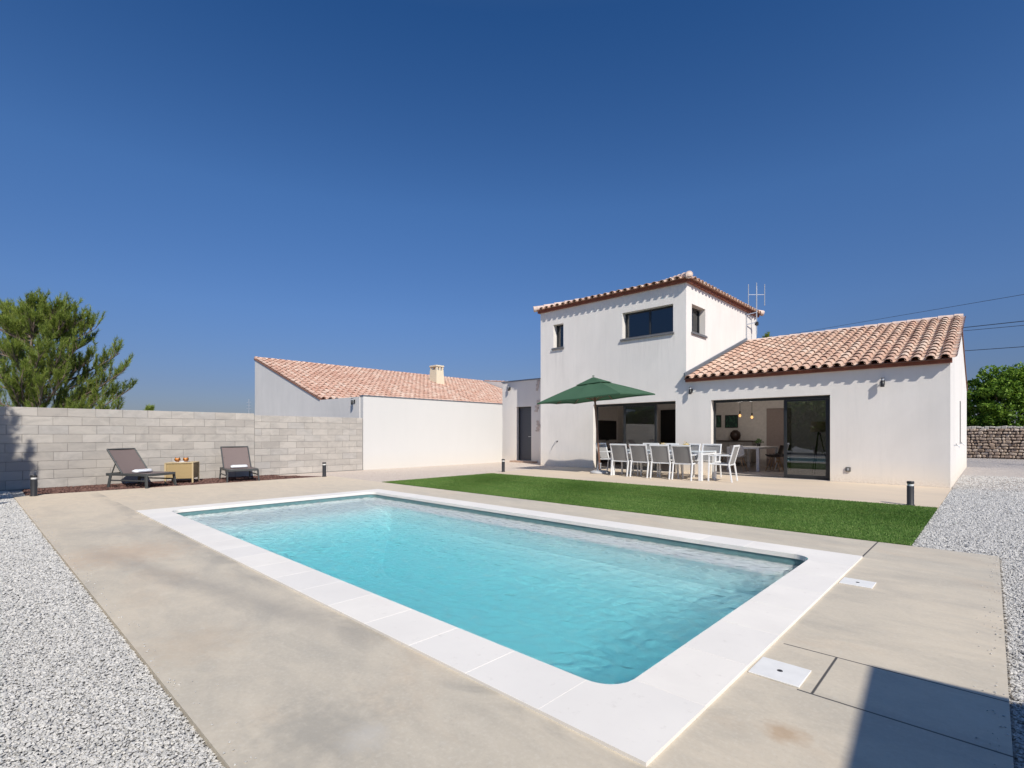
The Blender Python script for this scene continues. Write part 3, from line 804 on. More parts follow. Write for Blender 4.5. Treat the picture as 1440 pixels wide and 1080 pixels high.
HX0, HXT, HX1, HY = -12.53, -6.73, -.65, 14.8
TZ = 5.82; EZ = 2.78; TYB = 21.15; RY = 20.0; WYB = 25.2; SL = .335
house = empty('house', (HXT, HY, 0), 0, 'white two-storey villa with terracotta roofs, a tower and a low wing on the right', 'house')
HO = house.location
front = lambda a, z, t: (a, HY+t, z)
east = lambda a, z, t: (HXT-t, a, z)
OP1 = (-10.12, -7.07, 0.0, 2.22); OP2 = (-5.97, -2.95, 0.0, 2.19)
WB = (-8.95, -7.15, 4.36, 5.24); WS = (-11.90, -11.43, 4.40, 5.28); WE = (15.2, 16.22, 4.36, 5.24)
mb = MB()
wall_grid(mb, front, HX0, HX1, -.1, TZ, [OP1, OP2, WB, WS], .26, cut=[(HXT, HX1, EZ, TZ)])
wall_grid(mb, east, HY+.26, TYB, 2.62, TZ, [WE], .26)
mb.bx(HX0, HX0+.26, HY+.26, TYB, -.1, TZ)
mb.bx(HX0+.26, HXT-.26, TYB-.26, TYB, -.1, TZ)
mb.prism([(HY+.26, -.1), (WYB, -.1), (WYB, EZ), (RY, EZ+SL*(RY-HY)), (HY+.26, EZ+SL*.26)], HX1-.26, HX1, f=lambda a, b, c: (c, a, b))
mb.bx(HXT, HX1-.26, WYB-.26, WYB, -.1, EZ)
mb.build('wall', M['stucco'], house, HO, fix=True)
# interior shell
mb = MB()
x0, x1, y0, y1 = HX0+.26, HX1-.26, HY+.262, 19.85
mb.bx(x0, x1, y1, y1+.1, 0, 2.5); mb.bx(x0, x1, y0, y1, 2.5, 2.6); mb.bx(x0, x0+.02, y0, y1, 0.03, 2.49); mb.bx(x1-.02, x1, y0, y1, .03, 2.49)
mb.build('interior_wall', M['inner'], house, HO)
mb = MB(); mb.bx(x0+.02, x1-.02, HY+.05, y1, -.1, .008); mb.build('interior_floor', M['innerfloor'], house, HO)
mb = MB(); mb.bx(HX0+.27, HXT-.27, HY+.27, TYB-.27, 2.62, 2.7)
mb.build('upper_floor', M['inner'], house, HO)
mb = MB(); mb.bx(HX0+.27, HXT-.27, HY+.27, TYB-.27, TZ-.1, TZ-.01); mb.build('upper_ceiling', M['inner'], house, HO)
mb = MB(); mb.bx(-10.12, -9.46, 19.78, 19.84, .01, 2.2, bev=.004); d_ = mb.build('interior_doorway', M['blackish'], house, HO)  # black panel standing in for the unlit doorway opening
mb = MB(); mb.bx(-5.95, -5.15, 19.79, 19.845, .01, 2.12, bev=.004); d_ = mb.build('interior_doorway', M['pinkdoor'], house, HO)

def window(fm, a0, a1, z0, z1, dep, mull=(), fw=.05, sill=True, flip=False):
    def q(mb, A0, A1, Z0, Z1, t0, t1):
        p = fm(A0, Z0, t0); r = fm(A1, Z1, t1)
        mb.bx(min(p[0], r[0]), max(p[0], r[0]), min(p[1], r[1]), max(p[1], r[1]), min(p[2], r[2]), max(p[2], r[2]), bev=.004)
    e = .002
    mb = MB()
    q(mb, a0+e, a0+fw, z0+e, z1-e, dep, dep+.06); q(mb, a1-fw, a1-e, z0+e, z1-e, dep, dep+.06)
    q(mb, a0+fw, a1-fw, z0+e, z0+fw, dep, dep+.06); q(mb, a0+fw, a1-fw, z1-fw, z1-e, dep, dep+.06)
    for m_ in mull: q(mb, m_-.03, m_+.03, z0+fw, z1-fw, dep+.004, dep+.056)
    fr = mb.build('window', M['anthracite'], house, HO)
    mb = MB(); t = dep+.03
    mb.quad([fm(a0+fw, z0+fw, t), fm(a1-fw, z0+fw, t), fm(a1-fw, z1-fw, t), fm(a0+fw, z1-fw, t)])
    mb.build('pane', M['glass_dark'], fr, HO)
    if sill:
        mb = MB(); q(mb, a0-.05, a1+.05, z0-.055, z0-.003, -.055, dep)
        # cut to the opening: the part inside the wall is the sloping ledge
        mb = MB(); q(mb, a0-.06, a1+.04, z0-.06, z0-.002, -.06, -.001); q(mb, a0+e, a1-e, z0+.001, z0+.012, -.05, dep-.001)
        mb.build('sill', M['sill'], fr, HO)
window(front, *WB, .19, mull=[-8.05])
window(front, *WS, .19)
window(east, *WE, .19, mull=[15.7])
mb = MB(); mb.bx(HX1-.02, HX1+.012, 19.5, 19.72, .92, 2.15, bev=.004)
mb.build('window', M['anthracite'], house, HO)

# sliding doors (big openings)
def door_frame(a0, a1, z1, dep, stiles, leaves):
    mb = MB(); e = .003; d0, d1 = HY+dep, HY+dep+.07
    mb.bx(a0+e, a0+.055, d0, d1, .01, z1-e, bev=.004); mb.bx(a1-.055, a1-e, d0, d1, .01, z1-e, bev=.004)
    mb.bx(a0+.055, a1-.055, d0, d1, z1-.075, z1-e, bev=.004); mb.bx(a0+.055, a1-.055, d0-.01, d1, .009, .03, bev=.003)
    fr = mb.build('sliding_door', M['anthracite'], house, HO)
    for (l0, l1) in leaves:
        mb = MB(); w = .075
        mb.bx(l0, l0+w, d0+.008, d1-.008, .032, z1-.078, bev=.004); mb.bx(l1-w, l1, d0+.008, d1-.008, .032, z1-.078, bev=.004)
        mb.bx(l0+w, l1-w, d0+.008, d1-.008, .032, .032+w, bev=.004); mb.bx(l0+w, l1-w, d0+.008, d1-.008, z1-.078-.05, z1-.078, bev=.004)
        lf = mb.build('door_leaf', M['anthracite'], fr, HO)
        mb = MB(); mb.quad([(l0+w, d0+.03, .032+w), (l1-w, d0+.03, .032+w), (l1-w, d0+.03, z1-.128), (l0+w, d0+.03, z1-.128)])
        mb.quad([(l0+w, d0+.042, .032+w), (l1-w, d0+.042, .032+w), (l1-w, d0+.042, z1-.128), (l0+w, d0+.042, z1-.128)])
        gl = mb.build('door_glass', M['glass'], fr, HO)
    return fr
f1 = door_frame(OP1[0], OP1[1], 2.22, .17, [], [(-9.02, -7.80)])
f2 = door_frame(OP2[0], OP2[1], 2.19, .17, [], [(-4.07, -3.01)])

# ------------------------------------------------------------------ roof tiles
def tile_roof(name, mat, parent, off, O, U, V, cols, vlen, pitch=.255, row=.36, r0=.092, r1=.076, jit=1.0, seg=5, channels=True):
    """O eave origin, U unit along eave, V unit up the slope; vlen(u)->(v0,v1)"""
    O = np.array(O, float); U = np.array(U, float); Vv = np.array(V, float); Nn = np.cross(U, Vv); 
    if Nn[2] < 0: Nn = -Nn
    verts = []; faces = []; n0 = 0
    arc = [math.pi*k/seg for k in range(seg+1)]
    for c in range(cols):
        uc = (c+.5)*pitch; v0, v1 = vlen(uc)
        if v1-v0 < .1: continue
        nr = max(1, int(math.ceil((v1-v0)/row-.01)))
        for r_ in range(nr):
            a = v0+r_*row; b = min(a+row+.05, v1+.02)
            du = random.uniform(-.007, .007)*jit; du2 = du+random.uniform(-.008, .008)*jit; lift = random.uniform(0, .008)*jit
            za, zb = .034+lift, .014
            t = .011
            ring = []
            for (v_, rr, zz) in ((a, r0, za), (b, r1, zb)):
                ring.append([(uc+(du if v_ == a else du2)+rr*math.cos(x), v_, zz+rr*.80*math.sin(x)) for x in arc])
            inner = [(uc+du+(r0-t)*math.cos(x), a, za+(r0-t)*.80*math.sin(x)) for x in arc]
            inner2 = [(uc+du2+(r1-t)*math.cos(x), b, zb+(r1-t)*.80*math.sin(x)) for x in arc]
            m_ = seg+1
            for rg in (ring[0], ring[1], inner, inner2):
                for (u, v_, h) in rg: verts.append(O+U*u+Vv*v_+Nn*h)
            for k in range(seg):
                faces.append((n0+k, n0+k+1, n0+m_+k+1, n0+m_+k))
                faces.append((n0+2*m_+k, n0+2*m_+k+1, n0+k+1, n0+k))
                faces.append((n0+2*m_+k+1, n0+2*m_+k, n0+3*m_+k, n0+3*m_+k+1))
            n0 += 4*m_
            if channels:
                uu = uc+pitch/2; rc = .078
                for kk, (v_, zz) in enumerate(((a-.02, .062), (b, .044))):
                    for x in arc: verts.append(O+U*(uu+rc*math.cos(x))+Vv*v_+Nn*(zz-.045*math.sin(x)))
                for k in range(seg): faces.append((n0+k+1, n0+k, n0+m_+k, n0+m_+k+1))
                n0 += 2*m_
    verts = np.array(verts)-np.array(tuple(off))
    return np_mesh(name, verts, np.array(faces), mat, parent, smooth=False)

def unit(v): v = np.array(v, float); return v/np.linalg.norm(v)
# wing roof (front slope, back slope)
EV = HY-.185
z_e = EZ+.10
Vs = unit((0, 1, SL)); slen = (RY-EV)/Vs[1]
mb = MB()
mb.prism([(HY-.155, EZ+.055), (HY-.155, EZ+.078), (RY, EZ+.105+SL*(RY-HY+.07)), (WYB+.1, EZ+.105-.03), (WYB+.1, EZ+.03-.03), (RY, EZ+.03+SL*(RY-HY+.07))], HXT+.002, HX1+.03, f=lambda a, b, c: (c, a, b))
rf = mb.build('roof', M['underlay'], house, HO, fix=True)
nc = 24; pit = (HX1+.05-(HXT+.02))/nc
tile_roof('roof_tiles', M['tile'], rf, HO, (HXT+.02, EV, z_e-.03), (1, 0, 0), Vs, nc, lambda u: (random.uniform(-.015, .015), slen), pitch=pit)
tile_roof('roof_tiles', M['tile'], rf, HO, (HXT+.02, WYB+.15, z_e-.05), (1, 0, 0), unit((0, -1, SL)), nc, lambda u: (0, slen-.1), pitch=pit, channels=False)
mb = MB(); zr = EZ+.105+SL*(RY-HY+.07)   # ridge tiles
x = HXT+.02
while x < HX1-.1:
    L = min(.42, HX1+.06-x); pts = [(x, RY, zr+.005+random.uniform(0, .01)), (x+L, RY, zr+.005)]
    mb.tube(pts, [.11, .095], 12, cap=True, sm=True); x += .37
mb.build('ridge', M['mortar'], rf, HO)
mb = MB(); mb.bx(HXT+.003, HX1+.035, HY-.085, HY-.001, EZ-.01, EZ+.085, bev=.004)
mb.build('fascia', M['fascia'], rf, HO)
# flashing where the wing roof meets the tower
mb = MB()
p0 = Vector((HXT+.025, EV+.02, z_e+.075)); p1 = Vector((HXT+.025, RY, z_e+.075+SL*(RY-EV)))
mb.bar(p0, p1, .045, .16, bev=.003); mb.build('flashing', M['zinc'], rf, HO)

# tower roof : low hip
TS = .27; ov = .19; tx0, tx1, ty0, ty1 = HX0-ov, HXT+ov, HY-ov, TYB+ov
hw = (tx1-tx0)/2; tze = TZ+.10
apx = ((tx0+tx1)/2, ty0+hw, tze+TS*hw); apx2 = ((tx0+tx1)/2, ty1-hw, tze+TS*hw)
mb = MB(); i_ = .16
c4 = [(HX0-i_, HY-i_, TZ+.085), (HXT+i_, HY-i_, TZ+.085), (HXT+i_, TYB+i_, TZ+.085), (HX0-i_, TYB+i_, TZ+.085)]
c4t = [(a, b, c+.022) for a, b, c in c4]
A1 = (apx[0], apx[1], tze+TS*hw-.06); A2 = (apx2[0], apx2[1], tze+TS*hw-.06)
mb.addmesh(c4+c4t+[A1, A2], [(0, 3, 2, 1), (0, 1, 5, 4), (1, 2, 6, 5), (2, 3, 7, 6), (3, 0, 4, 7), (4, 5, 8), (5, 6, 9, 8), (6, 7, 9), (7, 4, 8, 9)])
trf = mb.build('roof', M['underlay'], house, HO, fix=True)
cs = math.sqrt(1+TS*TS)
def hipfront(u): m_ = min(u, 2*hw-u); return (0, m_*cs-.05)
tile_roof('roof_tiles', M['tile'], trf, HO, (tx0, ty0, tze-.04), (1, 0, 0), unit((0, 1, TS)), int(round(2*hw/.255)), hipfront, pitch=2*hw/round(2*hw/.255), r0=.098)
Ly = ty1-ty0
def hipside(u): m_ = min(u, Ly-u, hw); return (0, m_*cs-.05)
tile_roof('roof_tiles', M['tile'], trf, HO, (tx1, ty0, tze-.04), (0, 1, 0), unit((-1, 0, TS)), int(round(Ly/.255)), hipside, pitch=Ly/round(Ly/.255), r0=.098)
tile_roof('roof_tiles', M['tile'], trf, HO, (tx0, ty0, tze-.04), (0, 1, 0), unit((1, 0, TS)), int(round(Ly/.255)), hipside, pitch=Ly/round(Ly/.255), channels=False)
for (p, q) in (((tx0, ty0, tze), apx), ((tx1, ty0, tze), apx), ((tx1, ty1, tze), apx2), ((tx0, ty1, tze), apx2)):
    mb = MB(); p = Vector(p); q = Vector(q); L = (q-p).length; k = int(L/.38)
    for j in range(k):
        a = p.lerp(q, j/k); b = p.lerp(q, (j+1.08)/k); mb.tube([a+Vector((0, 0, .05)), b+Vector((0, 0, .035))], [.11, .095], 10)
    mb.build('ridge', M['mortar'], trf, HO)
mb = MB(); mb.lathe([(0, .17), (.06, .155), (.11, .10), (.12, .03), (.11, 0)], (tx1-.06, ty0+.06, tze-.01), 14)
mb.build('corner_cap', M['mortar'], trf, HO)
mb = MB()
f_ = .085
mb.bx(HX0-f_, HXT+f_, HY-f_, HY-.001, TZ-.01, TZ+.10, bev=.004); mb.bx(HXT+.001, HXT+f_, HY, TYB+f_, TZ-.008, TZ+.098, bev=.004); mb.bx(HX0-f_, HX0-.001, HY, TYB+f_, TZ-.008, TZ+.098, bev=.004)
mb.build('fascia', M['fascia'], trf, HO)

# ------------------------------------------------------------------ passage block left of the tower
AY = 15.95
annex = empty('passage_block', (-14.5, AY, 0), 0, 'flat-roofed white passage with a dark door between the white wall and the tower', 'building')
AO = annex.location; AD = (-14.88, -14.02, .06, 2.36)
mb = MB(); wall_grid(mb, lambda a, z, t: (a, AY+t, z), -15.72, HX0-.003, -.1, 3.46, [AD], .25)
mb.bx(-15.72, -15.47, AY+.25, 19.5, -.1, 3.46); mb.bx(-15.47, HX0-.003, 19.25, 19.5, -.1, 3.46)
mb.build('wall', M['stucco_annex'], annex, AO, fix=True)
mb = MB(); mb.bx(-15.76, HX0-.003, AY-.035, 19.53, 3.463, 3.51, bev=.004); mb.build('roof', M['zinc'], annex, AO)
mb = MB(); mb.bx(AD[0]+.003, AD[0]+.07, AY+.15, AY+.21, .07, 2.355); mb.bx(AD[1]-.07, AD[1]-.003, AY+.15, AY+.21, .07, 2.355); mb.bx(AD[0]+.07, AD[1]-.07, AY+.15, AY+.21, 2.29, 2.355)
dr = mb.build('door_frame', M['anthracite'], annex, AO)
mb = MB(); mb.bx(AD[0]+.072, AD[1]-.072, AY+.165, AY+.205, .065, 2.288, bev=.003); dl = mb.build('door', flat('blue_grey_door', (.035, .042, .065), .3), annex, AO)
mb = MB(); mb.bar((AD[1]-.14, AY+.12, 1.08), (AD[1]-.26, AY+.12, 1.08), .018, .018); mb.bar((AD[1]-.14, AY+.165, 1.08), (AD[1]-.14, AY+.12, 1.08), .016, .016)
mb.build('handle', M['galv'], dl, AO)
mb = MB(); mb.bx(AD[0]-.1, AD[1]+.35, AY-.32, AY-.004, -.02, .055, bev=.008); mb.build('door_step', M['ledge'], annex, AO)
for (cx, cz, w, h) in ((-13.70, 3.22, .16, .36), (-13.68, 2.36, .14, .42), (-13.64, 1.52, .12, .38)):
    mb = MB()
    for k in range(8):
        a, b = random.uniform(-w/2, w/2), -h/2+h*k/7
        mb.box((cx+a, AY-.008-random.uniform(0, .01), cz+b), (random.uniform(.10, .16), .03, random.uniform(.06, .10)), Matrix.Rotation(random.uniform(-.08, .08), 3, 'Y'), 0, .008)
    mb.build('exposed_stone', M['pinkstone'], annex, AO)


# ------------------------------------------------------------------ white wall, block wall, neighbour
WXW = -15.2
mb = MB(); mb.bx(WXW-.2, WXW, 8.80, 15.42, -.1, 2.46)
ww = empty('rendered_wall', (WXW-.1, 12, 0), 0, 'tall bright white rendered wall between the block wall and the passage', 'wall')
mb.build('wall_body', M['stucco_white'], ww, ww.location)
mb = MB(); mb.bx(WXW-.23, WXW+.02, 8.78, 15.43, 2.463, 2.495, bev=.004); mb.build('wall_cap', M['zinc'], ww, ww.location)

bw = empty('block_wall', (WXW, 3, 0), 0, 'low unrendered concrete block wall behind the sun loungers', 'wall'); BO = bw.location
mb = MB(); mm = MB()
def courses(y0, y1, n, ch, face, phase):
    mm.bx(WXW-.19, face-.007, y0, y1, -.1, n*ch-.004)
    for k in range(n):
        y = y0-(.25 if k % 2 else 0)-phase; 
        while y < y1:
            a, b = max(y, y0)+.003, min(y+.5, y1)-.003
            if b-a > .04: mb.box((face-.09, (a+b)/2, (k+.5)*ch+random.uniform(-.001, .001)), (.18+random.uniform(-.005, .003), b-a, ch-.008), None, 0, .004)
            y += .5+random.uniform(-.004, .004)
courses(-4.0, 5.37, 9, .198, WXW, .13)
courses(5.378, 8.775, 9, .1925, WXW-.015, .31)
mb.build('blocks', M['block'], bw, BO); mm.build('mortar', M['blockmortar'], bw, BO)

NY0 = 8.78; NXR, NXE = -24.8, -18.3; NS = .334; NZE = 2.47
nh = empty('neighbour_house', (-20, NY0, 0), 0, 'neighbouring house with a long pink tiled lean-to roof and grey gable wall', 'house'); NO = nh.location
mb = MB()
ztop = NZE+NS*(NXE-NXR)
mb.prism([(NXR, -.1), (WXW-.2, -.1), (WXW-.2, 2.45), (NXE, NZE), (NXR, ztop)], NY0, NY0+.25, f=lambda a, b, c: (a, c, b))
mb.bx(NXR-.0, NXR+.25, NY0+.25, 34, -.1, ztop); mb.bx(NXE-.25, NXE, NY0+.25, 34, -.1, NZE-.1)
mb.build('wall', M['stucco_grey'], nh, NO, fix=True)
Vn = unit((-1, 0, NS)); nl_ = (NXE+.12-NXR)/abs(Vn[0])
mb = MB(); mb.prism([(NXE+.03, NZE+.005), (NXE+.03, NZE+.05), (NXR-.05, ztop+.07), (NXR-.05, ztop+.02)], NY0-.03, 23.2, f=lambda a, b, c: (a, c, b))
nrf = mb.build('roof', M['underlay'], nh, NO, fix=True)
ncl = int((23.2-NY0+.02)/.255)
tile_roof('roof_tiles', M['tile_n'], nrf, NO, (NXE+.12, NY0-.03, NZE+.02), (0, 1, 0), Vn, ncl, lambda u: (random.uniform(-.02, .02), nl_), pitch=.255, jit=1.5)
# higher second section with a white fire wall
mb = MB(); zz = .42
mb.prism([(NXE+.3, NZE-.4), (NXE+.3, ztop-.62), (NXR, ztop+.10), (NXR, ztop-.3)], 23.2, 23.45, f=lambda a, b, c: (a, c, b))
mb.build('fire_wall', M['stucco_white'], nh, NO, fix=True)
mb = MB(); mb.prism([(NXE+.3, ztop-.61), (NXE+.3, ztop-.58), (NXR, ztop+.14), (NXR, ztop+.11)], 23.3, 34, f=lambda a, b, c: (a, c, b))
nrf2 = mb.build('roof', M['underlay'], nh, NO, fix=True)
tile_roof('roof_tiles', M['tile_n'], nrf2, NO, (NXE+.4, 23.3, ztop-.64), (0, 1, 0), unit((-1, 0, .72/(NXE+.3-NXR))), 40, lambda u: (0, NXE-NXR+.35), jit=1.5, channels=False)
mb = MB(); y = NY0
while y < 23.0:
    mb.tube([(NXR, y, ztop+.05), (NXR, y+.42, ztop+.045)], [.11, .095], 10); y += .37
mb.build('ridge', M['tile_n'], nrf, NO)
# chimney
CX, CY = -22.9, 17.9; zc = NZE+NS*(NXE-CX)
mb = MB()
mb.addmesh([(CX+sx*.36, CY+sy*.30, zc-.3) for sx, sy in ((-1,-1),(1,-1),(1,1),(-1,1))]+[(CX+sx*.30, CY+sy*.25, zc+.78) for sx, sy in ((-1,-1),(1,-1),(1,1),(-1,1))],
           [(0,1,5,4),(1,2,6,5),(2,3,7,6),(3,0,4,7),(4,5,6,7)])
ch = mb.build('chimney', M['chimney'], nrf, NO)
mb = MB()
for sy in (-.20, 0, .20):
    for sx in (-.25, .25): mb.bx(CX+sx-.045, CX+sx+.045, CY+sy-.045, CY+sy+.045, zc+.78, zc+.98)
for sy in (-.22, .22): mb.bx(CX-.20, CX+.20, CY+sy-.02, CY+sy+.02, zc+.78, zc+.82)
mb.bx(CX-.33, CX+.33, CY-.28, CY+.28, zc+.982, zc+1.07, bev=.01)
nrf_c = mb.build('chimney_cap', M['chimney'], nrf, NO)

# ------------------------------------------------------------------ stone wall and hedge (right, far)
sw = empty('dry_stone_wall', (0, 34.2, 0), 0, 'old dry stone field wall beyond the gravel drive', 'wall')
dv = Vector((1.0, -.10, 0)).normalized(); nv_ = Vector((-dv.y, dv.x, 0)); o0 = Vector((-.9, 34.6, 0))
mb = MB(); mc = MB(); cc = MB(); rotw = Matrix((dv, nv_, Vector((0, 0, 1)))).transposed()
def wp(s_, t_, z_): return o0+dv*s_+nv_*t_+Vector((0, 0, z_))
cc.box(wp(4, .25, .72), (16, .36, 1.5), rotw)
for row_ in range(10):
    s_ = -4.0+random.uniform(0, .2); h = 1.46/10
    while s_ < 12:
        L = random.uniform(.10, .30)
        rt = rotw @ Matrix.Rotation(random.uniform(-.22, .22), 3, 'Y') @ Matrix.Rotation(random.uniform(-.22, .22), 3, 'Z')
        mb.box(wp(s_+L/2, .06+random.uniform(-.035, .035), (row_+.5)*h), (L*.95, .26, h*random.uniform(.70, 1.05)), rt, 0, .035)
        s_ += L
s_ = -4.0
while s_ < 12:
    L = random.uniform(.09, .24)
    mc.box(wp(s_+L/2, .2, 1.50+random.uniform(-.01, .03)), (L*.92, .46, random.uniform(.08, .17)), rotw @ Matrix.Rotation(random.uniform(-.25, .25), 3, 'Y'), 0, .02); s_ += L
mb.build('stones', M['rubble'], sw, sw.location); mc.build('cap_stones', M['rubblecap'], sw, sw.location); cc.build('wall_core', M['rubblecore'], sw, sw.location)

def leaf_cloud(pts, size, up=.3):
    """pts (n,3) -> diamond leaves"""
    n = len(pts); d = rng.normal(size=(n, 3)); d /= np.linalg.norm(d, axis=1)[:, None]
    e = rng.normal(size=(n, 3)); e -= d*(d*e).sum(1)[:, None]; e /= np.linalg.norm(e, axis=1)[:, None]
    s_ = size*rng.uniform(.6, 1.3, n)[:, None]
    v = np.stack([pts-d*s_, pts+e*s_*.45, pts+d*s_, pts-e*s_*.45], 1).reshape(-1, 3)
    return v, np.arange(n*4).reshape(-1, 4)
def bush(name, c, rx, ry, h, n, size, label, group, hz=0.0):
    r = empty(name, c, 0, label, 'bush', group)
    # clumps on an uneven dome
    nc_ = 190; cl = []
    for k in range(nc_):
        a = random.uniform(0, 6.28); e = random.uniform(.0, 1.0); rr = math.sqrt(1-(e*.90)**4)*random.uniform(.35, 1.0)
        cl.append((rx*rr*math.cos(a), ry*rr*math.sin(a), h*(.12+.86*e)*random.uniform(.80, 1.03), random.uniform(.25, .5)))
    P_ = []
    for (x, y, z, s_) in cl:
        m_ = n//nc_; q = rng.normal(size=(m_, 3)); q /= np.linalg.norm(q, axis=1)[:, None]; q *= (rng.uniform(.35, 1, m_)**.5)[:, None]*s_
        q[:, 2] *= .8; P_.append(q+np.array([x, y, z]))
    P_ = np.concatenate(P_); P_ = P_[P_[:, 2] > .05]
    v, f = leaf_cloud(P_, size); np_mesh('foliage', v, f, M['hedge'], r)
    mb = MB()
    for k in range(7):
        a = random.uniform(0, 6.28); q = Vector((rx*.55*math.cos(a), ry*.55*math.sin(a), h*.75)); mb.tube([(0, 0, 0), q*.5+Vector((0, 0, h*.1)), q], [.06, .035, .012], 6)
    mb.build('stem', M['bark'], r)
    return r
for k, (s_, t_, h, lb) in enumerate(((-1.6, 1.9, 4.5, 'dense green bush behind the stone wall, next to the gable of the house'), (1.4, 2.1, 4.65, 'dense green bush behind the stone wall with a raised leafy top'),
                                     (4.2, 2.0, 4.5, 'green bush behind the stone wall at the right edge of the photo'), (7.0, 2.0, 4.6, 'green bush behind the stone wall just past the right edge of the photo'))):
    q = wp(s_, t_, 0); bush('bush', (q.x, q.y, 0), 1.9, 1.4, h, 34000, .085, lb, 'bushes behind the stone wall')
for k, (x, y, h, rx_, lb) in enumerate(((-19.5, -6.5, 4.6, 2.8, 'added tall dark shrub outside the left of the photo, mirrored in the tower sliding door'), (-15.5, -5.4, 3.6, 2.3, 'leftmost added shrub of the row behind the camera, mirrored in the glass doors'),
                                 (-11.6, -5.2, 3.9, 2.4, 'second added shrub from the left in the row behind the camera'), (-7.8, -5.3, 3.7, 2.4, 'third added shrub from the left in the row behind the camera'), (-4.0, -5.1, 4.0, 2.4, 'fourth added shrub from the left in the row behind the camera'), (-.2, -5.3, 3.8, 2.4, 'fifth added shrub from the left in the row behind the camera'))):
    bush('bush', (x, y, -.03), rx_, 1.4, h, 11000, .15, lb, 'added shrubs behind the camera')  # unseen shrubs, added as a dark backdrop for the glass reflections
# ------------------------------------------------------------------ pines
RV = np.array((CT, ST, 0)); DV = np.array((-ST, CT, 0))     # horizontal right / away directions used to lay out the big pine
def grow_pine(name, base, trunk_top, limbs, label, group=None, tuft=1.0, n_side=9, blade=.13, bw=.011, mat='needle', side_len=.55, nb=34):
    """limbs: list of (start fraction of the trunk, tip xyz rel. base)"""
    r = empty(name, base, 0, label, 'tree', group)
    mb = MB(); tt = Vector(trunk_top)
    trunk = [Vector((0, 0, -.1))]+[tt*(k/5)+Vector((random.uniform(-.06, .06), random.uniform(-.06, .06), 0)) for k in range(1, 6)]
    mb.tube(trunk, [.17*(1-.8*k/5)*tt.z/5.5 for k in range(6)], 9)
    mb.build('trunk', M['bark'], r)
    lm = MB(); B = []   # B: tufts (pos, dir)
    for (fs, tip) in limbs:
        tip = Vector(tip); s_ = tt*fs; L = (tip-s_).length
        mid = s_.lerp(tip, .5)+Vector((0, 0, -L*.10))+Vector((random.uniform(-.1, .1), random.uniform(-.1, .1), 0))
        pts = [(s_*(1-u)**2+mid*2*u*(1-u)+tip*u*u) for u in [k/8 for k in range(9)]]
        lm.tube(pts, [.034*L/3*(1-.85*k/8)+.004 for k in range(9)], 6, cap=False)
        for k in range(n_side):
            u = .28+.72*(k+random.random())/n_side; i = min(7, int(u*8)); p = pts[i].lerp(pts[i+1], u*8-i); d = (pts[i+1]-pts[i]).normalized()
            side = d.cross(Vector((0, 0, 1))); 
            if side.length < .1: side = Vector((1, 0, 0))
            side.normalize(); an = random.uniform(0, 6.28); w = side*math.cos(an)+d.cross(side)*math.sin(an)
            sl = side_len*(1.15-u*.55)*random.uniform(.6, 1.25)
            q = (d*.55+w*.50+Vector((0, 0, .75))).normalized()
            p1 = p+q*sl*.5; p2 = p1+(q+Vector((0, 0, .45))).normalized()*sl*.5
            lm.tube([p, p1, p2], [.014, .009, .004], 4, cap=False)
            for tw in range(7):
                uu = .25+.75*tw/6; c_ = p.lerp(p1, uu*2) if uu < .5 else p1.lerp(p2, uu*2-1)
                dd = ((p2-p1).normalized()+Vector((random.gauss(0, .32), random.gauss(0, .32), random.uniform(.1, .8)))).normalized()
                ll = random.uniform(.12, .26)*tuft; B.append((c_, dd, ll))
    lm.build('limb', M['bark'], r)
    nB = len(B); P_ = np.array([tuple(b[0]) for b in B]); D_ = np.array([tuple(b[1]) for b in B]); L_ = np.array([b[2] for b in B])
    P_ = np.repeat(P_, nb, 0); D_ = np.repeat(D_, nb, 0); L_ = np.repeat(L_, nb)
    n = len(P_); t_ = rng.uniform(0, 1, n); s0 = P_+D_*(t_*L_)[:, None]
    e = rng.normal(size=(n, 3)); e /= np.linalg.norm(e, axis=1)[:, None]
    nd = D_*.95+e*.62; nd /= np.linalg.norm(nd, axis=1)[:, None]
    ln = blade*rng.uniform(.6, 1.2, n)[:, None]
    w = np.cross(nd, rng.normal(size=(n, 3))); w /= np.linalg.norm(w, axis=1)[:, None]+1e-9; w *= bw*.5
    v = np.stack([s0-w, s0+w, s0+nd*ln], 1).reshape(-1, 3)
    np_mesh('foliage', v, np.arange(n*3).reshape(-1, 3), M[mat], r)
    return r
def campt(px, py, d):    # the place at depth d seen at photo pixel (px,py): used once to put each far thing where it stands
    l = (px-720)/FP*d; return Vector((l*CT-d*ST, l*ST+d*CT, CH-(py-610)/FP*d))
bd = 19.0; base = campt(40, 610, bd); base.z = -.05
limbs = []
tips = [(-20, 452, .3), (5, 440, .35), (14, 470, -.5), (38, 432, -.3), (60, 429, .2), (80, 438, -.4), (98, 440, .3), (112, 452, -.3), (126, 458, .2), (134, 462, -.1), (122, 484, .5), (96, 470, .9),
        (131, 505, -.3), (150, 520, .2), (168, 497, .0), (176, 520, -.4), (182, 548, .1), (160, 556, .7), (140, 560, -.8), (110, 520, 1.2), (70, 480, -1.3), (40, 470, 1.3), (20, 500, -1.5), (0, 490, 1.2),
        (90, 530, -1.7), (60, 545, -2.0), (120, 560, 1.6), (-20, 500, .2), (-55, 470, 0), (-80, 500, .5), (-60, 540, -.8), (20, 550, -1.9), (-10, 560, 1.8), (170, 575, .3), (148, 580, -1.0), (100, 585, -1.8), (50, 590, -2.1),
        (30, 450, 0), (70, 450, .6), (-40, 440, .4), (55, 500, -2.0), (85, 500, -1.6), (108, 490, -1.0), (30, 530, -2.2), (0, 530, -2), (66, 520, 2.0), (15, 478, .9), (48, 455, -.9), (90, 455, -.7), (160, 535, -.2)]
